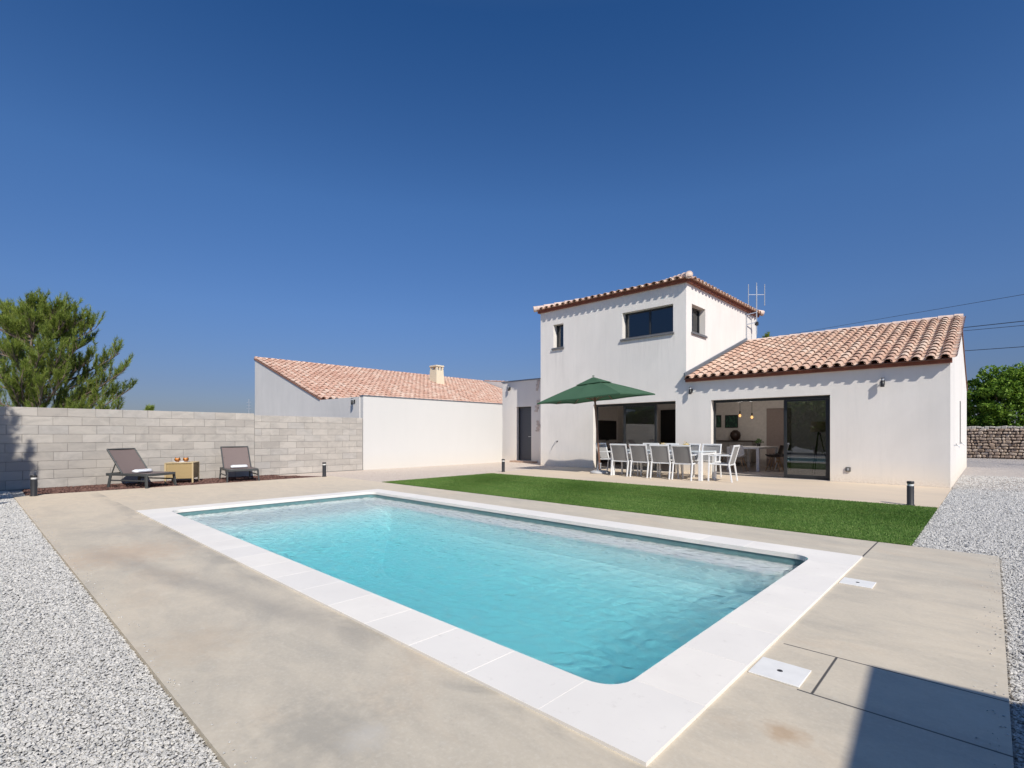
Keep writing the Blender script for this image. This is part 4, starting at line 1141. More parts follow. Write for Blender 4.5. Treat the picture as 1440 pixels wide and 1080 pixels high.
for (px, py, dd) in tips:
    q = campt(px, py, bd+dd)-base
    fs = min(.92, max(.12, (q.z-1.0-.35*math.hypot(q.x, q.y))/5.0+.12))
    limbs.append((fs, q))
grow_pine('pine_tree', base, (.15, .1, 5.3), limbs, 'big feathery pine tree rising behind the block wall at the left edge', n_side=21, nb=24, blade=.16, bw=.013, side_len=.80)
# pine outside the left edge of the frame : its shadow lies on the block wall
limbs = []
for k in range(72):
    a = random.uniform(0, 6.28); z = random.uniform(1.2, 5.7); rr = (1.40-.20*(z-1.2))*random.uniform(.6, 1.0)
    limbs.append((max(.15, min(.9, (z-.8)/5.8)), (rr*math.cos(a), rr*math.sin(a), z+.25)))
grow_pine('pine_tree', (-11.0, -2.03, -.03), (.05, .05, 5.5), limbs, 'small pine outside the left edge of the photo, shading the end of the block wall', n_side=12, nb=22, bw=.018)
# tree tips far off
def tip_tree(px, py, d, hh, lb, rr=.6):
    t = campt(px, py, d); ls = []
    for k in range(28):
        z = t.z*(.30+.70*k/28); q = rr*(1.08-k/28)*random.uniform(.7, 1.1); a = k*2.4
        ls.append((max(.1, z/t.z-.12), (q*math.cos(a), q*math.sin(a), min(z+.15, t.z-.1))))
    ls.append((.85, (0, 0, t.z-.05)))
    grow_pine('conifer', (t.x, t.y, -.05), (0, 0, t.z-.1), ls, lb, 'distant conifer tips', n_side=6, nb=12, bw=.03, blade=.2, side_len=.5)
tip_tree(1079, 473, 34, 0, 'distant dark conifer tip peeping over the wing roof beside the tower')
tip_tree(210, 577.5, 34, 0, 'tiny distant tree tip peeping over the block wall', .35)
tip_tree(700, 611, 60, 0, 'distant conifer hidden behind the passage') if False else None

# ------------------------------------------------------------------ bollards
def make_bollard():
    r = empty('bollard_light')
    mb = MB(); mb.lathe([(0, .001), (.062, .001), (.062, .012), (.05, .016), (.05, .325), (0, .325)], n=20); mb.build('post', M['dark'], r)
    mb = MB(); mb.lathe([(.044, .325), (.044, .362)], n=20); mb.build('lens', flat('bollard_lens', (.75, .75, .74), .3), r)
    mb = MB(); mb.lathe([(0, .362), (.05, .362), (.052, .366), (.052, .398), (.048, .403), (0, .404)], n=20); mb.build('cap', M['dark'], r)
    tag(r, 'x', 'bollard light'); return r
bol = make_bollard()
for k, (x, y, z, lb) in enumerate(((-13.38, .71, 0, 'short black bollard light at the left end of the block wall'), (-13.52, 6.62, 0, 'short black bollard light right of the right lounger, in front of the wall corner'),
                                (-11.15, 11.35, -.0, 'short black bollard light at the far left corner of the lawn near the passage'), (-.98, 10.76, 0, 'short black bollard light on the terrace edge by the right corner of the house'))):
    put(bol, (x, y, z), random.random()*3, lb, 'black bollard lights around the pool deck', k == 0)

# ------------------------------------------------------------------ sun loungers (local: foot end +X)
def make_lounger():
    r = empty('sun_lounger'); fm = M['lounger']; W = .33
    mb = MB()
    for s in (-1, 1): mb.bar((-.50, s*W, .30), (.68, s*W, .30), .035, .055, bev=.006)
    mb.bar((.68, -W, .30), (.68, W, .30), .035, .055, bev=.006); mb.bar((-.50, -W, .30), (-.50, W, .30), .035, .055, bev=.006); mb.bar((.1, -W, .285), (.1, W, .285), .03, .03)
    for s in (-1, 1): mb.bar((-.34, s*(W+.02), .17), (.60, s*(W+.02), .17), .02, .03, bev=.004)
    mb.build('frame', fm, r)
    for x in (-.36, .63):
        for s in (-1, 1):
            mb = MB(); mb.bar((x, s*(W+.012), .30), (x+(.03 if x > 0 else -.05), s*(W+.03), 0), .03, .065, bev=.006, up=(1, 0, 0)); mb.build('leg', fm, r)
    mb = MB()
    # seat sling slightly sagging
    n = 10
    for i in range(n):
        a, b = -.05+.70*i/n, -.05+.70*(i+1)/n
        for j in range(6):
            c, d = -W+.02+2*(W-.02)*j/6, -W+.02+2*(W-.02)*(j+1)/6
            f = lambda x, y: (x, y, .326-.012*(1-(y/W)**2))
            mb.quad([f(a, c), f(b, c), f(b, d), f(a, d)], 0, True)
    mb.build('seat', M['sling_brown'], r)
    A = R(52); L = .68; piv = Vector((-.07, 0, .325)); dr = Vector((-math.cos(A), 0, math.sin(A))); nn = Vector((math.sin(A), 0, math.cos(A)))
    mb = MB()
    for i in range(n):
        for j in range(6):
            f = lambda u, y: piv+dr*(u*L)+Vector((0, y, 0))-nn*.012*(1-(y/W)**2)
            c, d = -W+.02+2*(W-.02)*j/6, -W+.02+2*(W-.02)*(j+1)/6
            mb.quad([f(i/n, c), f((i+1)/n, c), f((i+1)/n, d), f(i/n, d)], 0, True)
    bk = mb.build('backrest', M['sling_brown'], r)
    mb = MB()
    for s in (-1, 1): mb.bar(piv+Vector((0, s*(W-.01), 0)), piv+dr*L+Vector((0, s*(W-.01), 0)), .028, .035, bev=.005)
    mb.bar(piv+dr*L-Vector((0, W, 0)), piv+dr*L+Vector((0, W, 0)), .03, .03, bev=.005)
    mb.bar(piv+dr*L*.5+Vector((0, -W+.05, 0)), Vector((-.42, -W+.05, .29)), .018, .018); mb.bar(piv+dr*L*.5+Vector((0, W-.05, 0)), Vector((-.42, W-.05, .29)), .018, .018)
    mb.build('backrest_frame', fm, r)
    tag(r, 'x', 'sun lounger'); return r
lo = make_lounger()
LP = [((-14.18, 2.49, -.012), R(30), 'dark framed sun lounger with brown sling on the left, turned towards the side table'), ((-14.28, 4.64, -.012), R(-8), 'dark framed sun lounger with brown sling on the right, facing the pool')]
for k, (p, rz, lb) in enumerate(LP): put(lo, p, rz, lb, 'sun loungers on the red gravel', k == 0)
def towel(loc, rz, lb):
    r = empty('towel', loc, rz, lb, 'towel', 'folded white towels on the loungers')
    mb = MB(); sec = []
    for k in range(16):
        a = 2*math.pi*k/16; c, s = math.cos(a), math.sin(a)
        sec.append((.085*math.copysign(abs(c)**.6, c), .035+.034*math.copysign(abs(s)**.7, s)))
    n = 8; vs = []; fs = []
    for i in range(n+1):
        y = -.19+.38*i/n; k_ = 1-.25*max(0, abs(i-n/2)/(n/2)-.8)/.2*.5
        for (x, z) in sec: vs.append((x*k_+random.uniform(-.002, .002), y, z*k_+random.uniform(-.002, .002)))
    for i in range(n):
        for j in range(16): fs.append((i*16+j, (i+1)*16+j, (i+1)*16+(j+1) % 16, i*16+(j+1) % 16))
    fs.append(tuple(range(16))); fs.append(tuple(n*16+j for j in range(16))[::-1])
    mb.addmesh(vs, fs, 0, True); mb.build('roll', M['towel'], r)
    mb = MB(); mb.box((.02, 0, .071), (.10, .34, .012), None, 0, .005); mb.build('fold', M['towel'], r)
for (p, rz, _), lb in zip(LP, ('white folded towel lying on the left sun lounger', 'white folded towel lying on the right sun lounger')):
    q = Vector(p)+Matrix.Rotation(rz, 3, 'Z') @ Vector((.12, 0, .328)); towel(q, rz, lb)

# wicker side table
st = empty('side_table', (-14.50, 3.44, -.012), R(-27), 'square yellow rattan side table between the two sun loungers', 'table')
mb = MB(); mb.box((0, 0, .305), (.56, .56, .37), None, 0, .008); mb.build('woven_body', M['wicker'], st)
mb = MB(); mb.box((0, 0, .502), (.60, .60, .022), None, 0, .006); mb.build('table_top', M['wickerframe'], st)
for sx in (-1, 1):
    for sy in (-1, 1):
        mb = MB(); mb.bx(sx*.285-.018, sx*.285+.018, sy*.285-.018, sy*.285+.018, 0, .49, bev=.004); mb.build('leg', M['wickerframe'], st)
TT = Vector((-14.50, 3.44, .502))
tr_ = empty('serving_tray', TT+Vector((.02, -.02, 0)), 0, 'small pale tray under the two orange glasses on the side table', 'tray')
mb = MB(); mb.lathe([(0, .0), (.17, .0), (.185, .012), (.178, .012), (.165, .005), (0, .005)], n=28); mb.build('dish', M['white_metal'], tr_)
for k, (dx, dy, lb) in enumerate(((-.0, -.09, 'left round glass of orange drink on the side table'), (.0, .09, 'right round glass of orange drink on the side table'))):
    g_ = empty('drink_glass', TT+Vector((.02+dx, -.02+dy, .006)), 0, lb, 'glass', 'orange drinks on the side table')
    g_.scale = (.82, .82, .82); mb = MB(); mb.lathe([(.0, .0), (.035, .002), (.065, .025), (.080, .065), (.076, .10), (.058, .135)], n=20); mb.build('bowl', M['glass_clear'], g_)
    mb = MB(); mb.lathe([(.0, .004), (.033, .006), (.062, .028), (.076, .066), (.073, .098), (.060, .112), (0, .112)], n=20); mb.build('drink', M['orange'], g_)

# ------------------------------------------------------------------ parasol
ux, uy = -8.60, 12.95
pr = empty('parasol', (ux, uy, 0), 0, 'open dark green rectangular parasol with wooden pole standing on the terrace', 'parasol')
mb = MB(); mb.lathe([(0, .0), (.29, .0), (.30, .02), (.29, .055), (.20, .085), (.06, .095), (0, .095)], n=32); mb.build('base', M['concrete_base'], pr)
mb = MB(); mb.lathe([(.032, .09), (.032, .32)], n=14); mb.lathe([(.045, .29), (.045, .31)], n=14); mb.build('base_tube', M['galv'], pr)
ln = Vector((-CT, -ST, 0))*.21+Vector((CT*0, 0, 0))      # the pole leans a little to the left
topp = Vector((ln.x, ln.y, 2.94)); ax = topp.normalized()
def on(h): return topp*(h/2.94)
mb = MB(); mb.tube([on(.05), on(1.5), on(2.88)], [.031, .031, .028], 12); mb.build('pole', M['teak'], pr)
ex = Vector((1, 0, 0)); ex = (ex-ax*ex.dot(ax)).normalized(); ey = ax.cross(ex)
CA, CB = 1.48, .98
def cano(a, b, h): return topp+ex*a+ey*b+ax*h
corn = [(-CA, -CB), (0, -CB), (CA, -CB), (CA, 0), (CA, CB), (0, CB), (-CA, CB), (-CA, 0)]
mb = MB()
ns = 10
for k in range(8):
    p, q = corn[k], corn[(k+1) % 8]
    vs = []; fs = []
    for i in range(ns+1):
        for j in range(ns+1):
            rr = .10+.90*i/ns; f = j/ns
            a = (p[0]*(1-f)+q[0]*f)*rr; b = (p[1]*(1-f)+q[1]*f)*rr
            drop = -.08-.58*rr+.02*math.sin(math.pi*rr)                     # rib line
            sag = -.05*math.sin(math.pi*f)*math.sin(math.pi*min(1, rr))*.6
            tipd = -.015*(1-4*f*(1-f))*rr
            vs.append(cano(a*(1-.035*math.sin(math.pi*f)*rr**3), b*(1-.035*math.sin(math.pi*f)*rr**3), drop+sag+tipd))
    for i in range(ns):
        for j in range(ns): fs.append((i*(ns+1)+j, (i+1)*(ns+1)+j, (i+1)*(ns+1)+j+1, i*(ns+1)+j+1))
    mb.addmesh(vs, fs, 0, True)
    # hem
    for j in range(ns):
        a_, b_ = vs[ns*(ns+1)+j], vs[ns*(ns+1)+j+1]; mb.quad([a_, b_, b_-ax*.035, a_-ax*.035])
cn = mb.build('canopy', M['canopy'], pr)
mb = MB()
for k in range(8):
    p, q = corn[k], corn[(k+1) % 8]; s_ = .31
    A_ = cano(0, 0, -.015); mb.quad([A_, cano(p[0]*s_, p[1]*s_, -.225), cano(q[0]*s_, q[1]*s_, -.225)])
mb.lathe([(0, .03), (.03, .026), (.04, .01), (.03, 0)], tuple(topp), 10)
mb.build('vent_cap', M['canopy'], cn)
for k in range(8):
    p = corn[k]; mb = MB(); mb.bar(cano(p[0]*.03, p[1]*.03, -.13), cano(p[0]*.985, p[1]*.985, -.69), .016, .022); mb.build('rib', M['teak'], pr)
    mb = MB(); mb.bar(cano(p[0]*.02, p[1]*.02, -.72), cano(p[0]*.52, p[1]*.52, -.43), .012, .014); mb.build('strut', M['teak'], pr)
mb = MB(); mb.tube([on(2.17), on(2.26)], .042, 12); mb.build('runner', M['teak'], pr)

# ------------------------------------------------------------------ outdoor dining set
dt = empty('dining_table', (-6.65, 13.05, 0), 0, 'long white outdoor dining table on the terrace surrounded by white chairs', 'table')
mb = MB(); mb.bx(-1.34, 1.34, -.48, .48, .72, .75, bev=.006); mb.build('table_top', flat('glass_white_top', (.70, .76, .80), .08), dt)
mb = MB()
for s in (-1, 1): mb.bx(-1.26, 1.26, s*.44-.015, s*.44+.015, .655, .718); mb.bx(s*1.30-.015, s*1.30+.015, -.42, .42, .655, .718)
mb.build('apron', M['white_metal'], dt)
for sx in (-1, 1):
    for sy in (-1, 1):
        mb = MB(); mb.bx(sx*1.295-.045, sx*1.295+.045, sy*.435-.045, sy*.435+.045, 0, .719, bev=.005); mb.build('leg', M['white_metal'], dt)
def make_chair():
    r = empty('garden_chair'); wm = M['white_metal']; W = .265
    for s in (-1, 1):
        mb = MB(); mb.bar((s*W, -.24, .45), (s*W, -.31, 0), .032, .036, bev=.005, up=(0, 1, 0)); mb.build('leg', wm, r)
        mb = MB(); mb.bar((s*W, .23, .64), (s*W, .25, 0), .032, .036, bev=.005, up=(0, 1, 0)); mb.build('leg', wm, r)
        mb = MB(); mb.bar((s*W, -.29, .655), (s*W, .255, .655), .045, .022, bev=.005); mb.build('armrest', wm, r)
    mb = MB()
    for s in (-1, 1):
        mb.bar((s*(W-.02), -.23, .43), (s*(W-.02), .24, .445), .025, .035, bev=.004)
        mb.bar((s*(W-.015), -.23, .42), (s*(W-.015), -.36, .90), .032, .03, bev=.004)
    mb.bar((-W+.02, .235, .44), (W-.02, .235, .44), .025, .03); mb.bar((-W+.02, -.235, .425), (W-.02, -.235, .425), .025, .03)
    mb.bar((-W-.005, -.358, .895), (W+.005, -.358, .895), .03, .045, bev=.006)
    mb.build('frame', wm, r)
    mb = MB(); n = 6
    for i in range(n):
        for j in range(n):
            f = lambda u, v: (-W+.035+2*(W-.035)*u, -.21+.43*v, .452-.02*math.sin(math.pi*u))
            mb.quad([f(i/n, j/n), f((i+1)/n, j/n), f((i+1)/n, (j+1)/n), f(i/n, (j+1)/n)], 0, True)
    mb.build('seat', M['sling'], r)
    mb = MB()
    for i in range(n):
        for j in range(n):
            f = lambda u, v: (-W+.035+2*(W-.035)*u, -.236-.117*v-.018*math.sin(math.pi*u), .45+.42*v)
            mb.quad([f(i/n, j/n), f((i+1)/n, j/n), f((i+1)/n, (j+1)/n), f(i/n, (j+1)/n)], 0, True)
    mb.build('backrest', M['sling'], r)
    tag(r, 'x', 'chair'); return r
chair = make_chair(); G = 'white chairs around the outdoor table'
CH_ = [(-7.63, 12.78, 0, 'white chair with grey sling on the near side of the table, first from the parasol'), (-7.00, 12.74, R(-2), 'white chair with grey sling on the near side, second from the parasol'),
       (-6.36, 12.72, R(1), 'white chair with grey sling on the near side, third from the parasol'), (-5.73, 12.70, R(-3), 'white chair with grey sling on the near side, fourth from the parasol'),
       (-4.95, 12.92, R(97), 'white chair at the right head of the table, seen from the side'), (-8.42, 13.25, R(-92), 'white chair at the left head of the table behind the parasol pole'),
       (-7.55, 13.78, R(180), 'white chair on the far side of the table, nearest the parasol'), (-6.92, 13.80, R(182), 'white chair on the far side of the table in front of the dark doorway'),
       (-6.28, 13.78, R(179), 'white chair on the far side of the table, behind the yellow flowers'), (-5.68, 13.80, R(181), 'white chair on the far side of the table, nearest the right end')]
for k, (x, y, rz, lb) in enumerate(CH_): put(chair, (x+random.uniform(-.015, .015), y+random.uniform(-.03, .02), 0), rz+random.uniform(-.05, .05), lb, G, k == 0)
def flowerpot(loc, lb, s=1.0):
    r = empty('flower_pot', loc, 0, lb, 'flower pot', 'yellow flower pots on the outdoor table')
    mb = MB(); mb.lathe([(0, 0), (.04*s, 0), (.055*s, .08*s), (.05*s, .08*s), (0, .07*s)], n=16); mb.build('pot', M['white_metal'], r)
    P_ = rng.normal(0, .04*s, (260, 3)); P_[:, 2] = np.abs(P_[:, 2])*.8+.085*s
    v, f = leaf_cloud(P_[:90], .022); np_mesh('leaves', v, f, M['leafpot'], r)
    v, f = leaf_cloud(P_[90:]+np.array((0, 0, .02)), .018); np_mesh('flowers', v, f, M['yellow'], r)
flowerpot((-6.62, 13.08, .751), 'small pot of yellow flowers in the middle of the outdoor table'); flowerpot((-5.92, 12.98, .751), 'small pot of yellow flowers nearer the right end of the outdoor table', 1.15)
bo = empty('bowl', (-7.55, 13.1, .751), 0, 'reddish bowl at the left end of the outdoor table', 'bowl')
mb = MB(); mb.lathe([(0, 0), (.06, 0), (.15, .07), (.17, .12), (.16, .12), (.14, .08), (0, .02)], n=24); mb.build('dish', flat('terracotta_bowl', (.30, .16, .13), .6), bo)

# ------------------------------------------------------------------ wall lamps, taps, socket
def make_lamp():
    r = empty('wall_lamp')          # local: wall plane at y=0, room side -y
    mb = MB(); mb.bx(-.035, .035, -.02, 0, -.06, .06, bev=.004); mb.build('wall_plate', M['dark'], r)
    mb = MB(); mb.bar((0, -.02, .02), (0, -.08, .02), .02, .02); mb.build('arm', M['dark'], r)
    mb = MB(); mb.lathe([(0, -.11), (.036, -.11), (.04, -.105), (.04, .04), (0, .04)], (0, -.10, 0), 18); mb.build('body', M['dark'], r)
    mb = MB(); mb.lathe([(.032, .04), (.032, .09)], (0, -.10, 0), 18); mb.build('lens', flat('lamp_lens', (.45, .47, .5), .2), r)
    mb = MB(); mb.lathe([(0, .09), (.042, .09), (.042, .105), (0, .107)], (0, -.10, 0), 18); mb.build('cap', M['dark'], r)
    tag(r, 'x', 'wall lamp'); return r
lamp = make_lamp()
for k, (p, rz, lb) in enumerate((((-1.86, HY-.001, 2.42), 0, 'black cylinder wall lamp under the wing eave, right of the sliding door'), ((-6.56, HY-.001, 2.50), 0, 'black cylinder wall lamp under the left end of the wing eave, below the tower'),
                                 ((-15.25, AY-.001, 3.18), 0, 'black wall lamp high on the lit strip of the passage wall'), ((-15.72, NY0-.001, 2.30), 0, 'black wall lamp at the top of the grey wall above the block wall'))):
    put(lamp, p, rz, lb, 'black wall lamps', k == 0)
so = empty('outdoor_socket', (-2.56, HY, .32), 0, 'small grey outdoor power socket low on the wing wall', 'socket')
mb = MB(); mb.bx(-.055, .055, -.035, -.001, -.055, .055, bev=.008); mb.build('box', flat('socket_grey', (.12, .115, .11), .5), so)
mb = MB(); mb.bx(-.022, .022, -.042, -.036, -.03, .03, bev=.004); mb.build('cover', M['galv'], so)
cs_ = empty('cable_stub', (-11.72, HY, .92), 0, 'loose end of grey cable sticking out of the tower wall', 'cable')
mb = MB(); mb.tube([(0, -.001, 0), (0, -.06, .02), (-.04, -.09, -.03), (-.12, -.08, -.14), (-.20, -.07, -.24), (-.25, -.06, -.34)], .009, 8); mb.build('cable', flat('grey_cable', (.34, .34, .35), .5), cs_)
mb = MB(); mb.lathe([(0, 0), (.03, 0), (.03, .012), (0, .014)], (0, 0, 0), 12, M=Matrix.Rotation(R(90), 3, 'X')); mb.build('grommet', M['dark'], cs_)
def tap(loc, lb):
    r = empty('garden_tap', loc, 0, lb, 'tap', 'taps on the gable wall'); m_ = M['galv']; r.scale = (.7, .7, .7)
    mb = MB(); mb.tube([(.001, 0, 0), (.09, 0, 0), (.13, 0, -.02), (.14, 0, -.07)], [.014, .014, .013, .012], 10); mb.build('spout', m_, r)
    mb = MB(); mb.tube([(.06, 0, .0), (.06, 0, .05)], .008, 8); mb.bar((.06, -.04, .055), (.06, .04, .055), .014, .01); mb.build('handle', M['dark'], r)
    mb = MB(); mb.lathe([(0, 0), (.03, 0), (.028, .01), (0, .012)], (0, 0, 0), 12, M=Matrix.Rotation(R(90), 3, 'Y')); mb.build('rose', m_, r)
tap((HX1, 16.3, .92), 'brass coloured garden tap on the gable wall nearer the corner'); tap((HX1, 19.3, .92), 'dark garden tap on the gable wall beside the narrow window')

# ------------------------------------------------------------------ aerial
an = empty('tv_antenna', (HXT+.22, 20.47, 4.75), 0, 'television antenna on a thin mast at the rear corner of the tower', 'antenna'); al = M['galv']
mb = MB(); mb.tube([(0, 0, .25), (0, 0, 2.10)], .024, 10); mb.build('mast', al, an)
mb = MB()
mb.bar((-.20, -.50, .58), (.0, -.02, .72), .03, .03); mb.bar((-.20, -.50, .96), (0, -.02, 1.10), .03, .03)
mb.bx(-.215, -.185, -.52, -.48, .0, 1.0)
mb.build('bracket', al, an)
mb = MB(); mb.bx(-.05, .06, -.06, .06, .60, .74, bev=.01); mb.build('amplifier', M['dark'], an)
rvv = Vector((CT, ST, 0)); 
mb = MB(); mb.bar(-rvv*.31+Vector((0, 0, 1.78)), rvv*.31+Vector((0, 0, 1.78)), .018, .018); mb.build('crossbar', al, an)
for k in (-1, 0, 1):
    c_ = rvv*.31*k; mb = MB(); mb.bar(c_+Vector((0, 0, 1.76 if k == 0 else 1.36)), c_+Vector((0, 0, 2.18 if k else 2.24)), .022, .05, bev=.004); mb.build('element', al, an)

# ------------------------------------------------------------------ overhead wires and poles
PA = Vector((-16, 48, 0)); PB = Vector((7.0, 25.0, 0))
def onplane(px, py, off=0):
    # where the sight line meets the vertical plane through the two poles
    d0 = campt(px, py, 1.0)-Vector((0, 0, CH)); n_ = Vector((-(PB-PA).y, (PB-PA).x, 0)).normalized(); t_ = (PA-Vector((0, 0, CH))).dot(n_)/d0.dot(n_)
    return Vector((0, 0, CH))+d0*t_
AB = (PB-PA); ABl = AB.length; abd = AB.normalized()
def make_pole(p, h, lb):
    r = empty('utility_pole', p, 0, lb, 'utility pole', 'utility poles carrying the overhead wires')
    mb = MB(); mb.tube([(0, 0, -.2), (0, 0, h)], [.15, .10], 14); mb.build('post', M['bark'], r)
    for z in (h-.3, h-.9, h-1.5):
        mb = MB(); mb.bar((-.35, 0, z), (.35, 0, z), .08, .08); mb.build('crossarm', M['galv'], r)
hs = []
for k, (x1, y1, x2, y2, rad, lb) in enumerate(((1352, 461, 1440, 451.5, .017, 'upper thick overhead wire crossing the sky right of the gable'), (1352, 465.5, 1440, 457.5, .012, 'thin overhead wire just below the thickest one, right of the gable'),
                                 (1354, 493.5, 1440, 487.5, .015, 'lowest overhead wire just above the hedge'), (1088, 474, 1440, 414, .010, 'faint thin overhead wire rising from the tower to the right edge'))):
    a = onplane(x1, y1); b = onplane(x2, y2); sa, sb = (a-PA).dot(abd), (b-PA).dot(abd); sl = (b.z-a.z)/(sb-sa)
    zA, zB = a.z-sl*sa, a.z+sl*(ABl-sa); zA = max(zA, 3.0); hs.append((zA, zB))
    w = empty('overhead_wire', tuple(PA+Vector((0, 0, 0))), 0, lb, 'overhead wire', 'overhead wires right of the house')
    pts = []
    for j in range(25):
        s_ = ABl*j/24; zz = a.z+sl*(s_-sa); zz = max(zz, 2.5); pts.append(abd*s_+Vector((0, 0, zz)))
    mb = MB(); mb.tube(pts, rad, 6, cap=False); mb.build('cable', M['cable'], w)
make_pole(PB, max(h[1] for h in hs)+.3, 'wooden utility pole outside the right edge of the photo holding the overhead wires')
make_pole(PA, max(h[0] for h in hs)+.5, 'wooden utility pole hidden behind the house holding the overhead wires')
mq = campt(350, 578, 40)
na = empty('distant_antenna', (mq.x, mq.y, 0), 0, 'faint thin antenna mast far behind the block wall beside the neighbouring house', 'antenna')
mb = MB(); mb.tube([(0, 0, 0), (0, 0, mq.z+.95)], .02, 8); mb.build('mast', M['galv'], na)
mb = MB()
for z in (.2, .45, .7): mb.bar((-.2, -.1, mq.z+z), (.2, .1, mq.z+z), .02, .02)
mb.build('element', M['galv'], na)
# ------------------------------------------------------------------ things seen through the openings
tv = empty('television', (HX0+.285, 18.95, 1.36), 0, 'black flat television on the wall, seen through the left opening', 'television')
mb = MB(); mb.bx(.0, .05, -.72, .72, -.42, .42, bev=.008); mb.build('screen', M['blackish'], tv)
mb = MB(); mb.bx(.012, .056, -.10, .10, -.45, -.425, bev=.003); mb.build('bezel', M['dark'], tv)
tu = empty('tv_cabinet', (HX0+.55, 18.6, 0.01), 0, 'low dark cabinet under the television', 'cabinet')
mb = MB(); mb.bx(-.22, .22, -1.0, 1.0, .12, .52, bev=.01); mb.build('cabinet_body', flat('dark_wood', (.06, .045, .04), .4), tu)
for sy in (-.9, .9):
    mb = MB(); mb.bx(-.18, -.14, sy-.02, sy+.02, 0, .12); mb.bx(.14, .18, sy-.02, sy+.02, 0, .12); mb.build('leg', M['dark'], tu)
sf = empty('sofa', (-10.3, 17.6, .01), R(180), 'grey sofa in the shaded living room behind the left opening', 'sofa')
sm_ = flat('grey_sofa_fabric', (.16, .16, .17), .9, 0, .1, 20)
mb = MB(); mb.bx(-.95, .95, -.42, .42, .10, .42, bev=.05); mb.build('seat', sm_, sf)
mb = MB(); mb.bx(-.95, .95, -.45, -.22, .42, .82, bev=.05); mb.build('backrest', sm_, sf)
for s in (-1, 1):
    mb = MB(); mb.bx(s*1.04-.09, s*1.04+.09, -.45, .42, .10, .60, bev=.04); mb.build('armrest', sm_, sf)
BY = 19.845
for k, (px0, px1, y0_, y1_, lb) in enumerate(((1006.5, 1014, 584, 601, 'narrow visible leafy green picture on the dining room wall, left of the other one'), (1019.5, 1037.5, 584, 601.5, 'dark green leaf picture on the dining room wall, between the other picture and the pendants'))):
    def xz(px, py):
        u = (px-720)/FP; d = (BY-.03)/(u*ST+CT); return (u*CT-ST)*d, CH-(py-610)/FP*d
    a, zt = xz(px0, y0_); b, zb = xz(px1, y1_)
    if k == 0: a = b-(.62)
    p = empty('wall_picture', ((a+b)/2, BY-.002, (zt+zb)/2), 0, lb, 'picture', 'leaf pictures in the dining room')
    w, h = (b-a)/2, (zt-zb)/2
    mb = MB(); mb.bx(-w, w, -.03, 0, -h, -h+.025); mb.bx(-w, w, -.03, 0, h-.025, h); mb.bx(-w, -w+.025, -.03, 0, -h+.025, h-.025); mb.bx(w-.025, w, -.03, 0, -h+.025, h-.025); mb.build('frame', M['blackish'], p)
    mb = MB(); mb.bx(-w+.026, w-.026, -.018, -.002, -h+.026, h-.026); mb.build('print', M['picture'], p)
sb = empty('sideboard', (-7.15, 19.58, .01), 0, 'pale sideboard against the back wall of the dining room', 'sideboard')
mb = MB(); mb.bx(-.85, .85, -.22, .22, .12, .90, bev=.008); mb.build('cabinet_body', flat('sideboard_paint', (.30, .28, .27), .5), sb)
mb = MB(); mb.bx(-.88, .88, -.25, .24, .903, .94, bev=.006); mb.build('top_board', flat('dark_oak', (.07, .05, .04), .4), sb)
for k in (-.28, .28):
    mb = MB(); mb.bx(k-.26, k+.26, -.235, -.221, .17, .86, bev=.004); mb.build('door', flat('sideboard_door', (.34, .32, .31), .5), sb)
vz = empty('vase', (-6.95, 19.5, .951), 0, 'round dark brown vase on the sideboard', 'vase')
mb = MB(); mb.lathe([(0, 0), (.08, 0), (.16, .08), (.19, .18), (.17, .29), (.09, .37), (.06, .39), (.05, .38), (.06, .35), (0, .3)], n=24); mb.build('body', flat('dark_brown_ceramic', (.045, .025, .02), .4), vz)
it = empty('indoor_table', (-5.80, 17.9, .01), 0, 'white indoor dining table seen through the right opening', 'table')
mb = MB(); mb.bx(-.5, .5, -1.0, 1.0, .70, .765, bev=.005); mb.build('table_top', flat('white_lacquer', (.80, .81, .84), .25), it)
for sx in (-1, 1):
    for sy in (-1, 1):
        mb = MB(); mb.bx(sx*.455-.044, sx*.455+.044, sy*.955-.044, sy*.955+.044, 0, .699, bev=.004); mb.build('leg', flat('white_lacquer_leg', (.80, .81, .84), .25), it)
def make_shell(cm, nm='shell_chair'):
    r = empty(nm)      # faces +Y
    mb = MB(); n = 12
    def sh(u, v):   # u across, v from front lip to back top
        x = (u-.5)*(.46-.10*max(0, v-.55)/.45*.6)
        if v < .5: y = .22-.40*(v/.5); z = .46-.03*math.sin(math.pi*v/.5)
        else: y = -.18-.10*(v-.5)/.5; z = .46+.36*((v-.5)/.5)
        return (x, y+.5*(u-.5)**2*(.5 if v > .5 else 0), z+.35*(u-.5)**2*(1 if v < .6 else .2))
    for i in range(n):
        for j in range(n): mb.quad([sh(i/n, j/n), sh((i+1)/n, j/n), sh((i+1)/n, (j+1)/n), sh(i/n, (j+1)/n)], 0, True)
    mb.build('shell_seat', cm, r)
    for sx in (-1, 1):
        for sy in (-1, 1):
            mb = MB(); mb.tube([(sx*.09, sy*.08, .44), (sx*.22, sy*.21, 0)], [.018, .012], 8); mb.build('leg', M['oakleg'], r)
    tag(r, 'x', 'chair'); return r
sc1 = make_shell(flat('white_shell', (.70, .70, .70), .35)); sc2 = make_shell(flat('dark_shell', (.05, .045, .045), .35))
for src, k, x, y, rz, lb in ((sc1, 0, -5.82, 16.62, 0, 'white shell chair with splayed wooden legs at the near end of the indoor table'), (sc2, 0, -5.0, 17.45, R(90), 'dark shell chair with wooden legs right of the indoor table, nearer the door'),
                     (sc2, 1, -5.0, 18.2, R(92), 'dark shell chair with wooden legs right of the indoor table, farther inside'), (sc1, 1, -6.6, 17.5, R(-90), 'white shell chair on the left side of the indoor table')):
    put(src, (x, y, .01), rz, lb, 'shell chairs around the indoor table', k == 0)
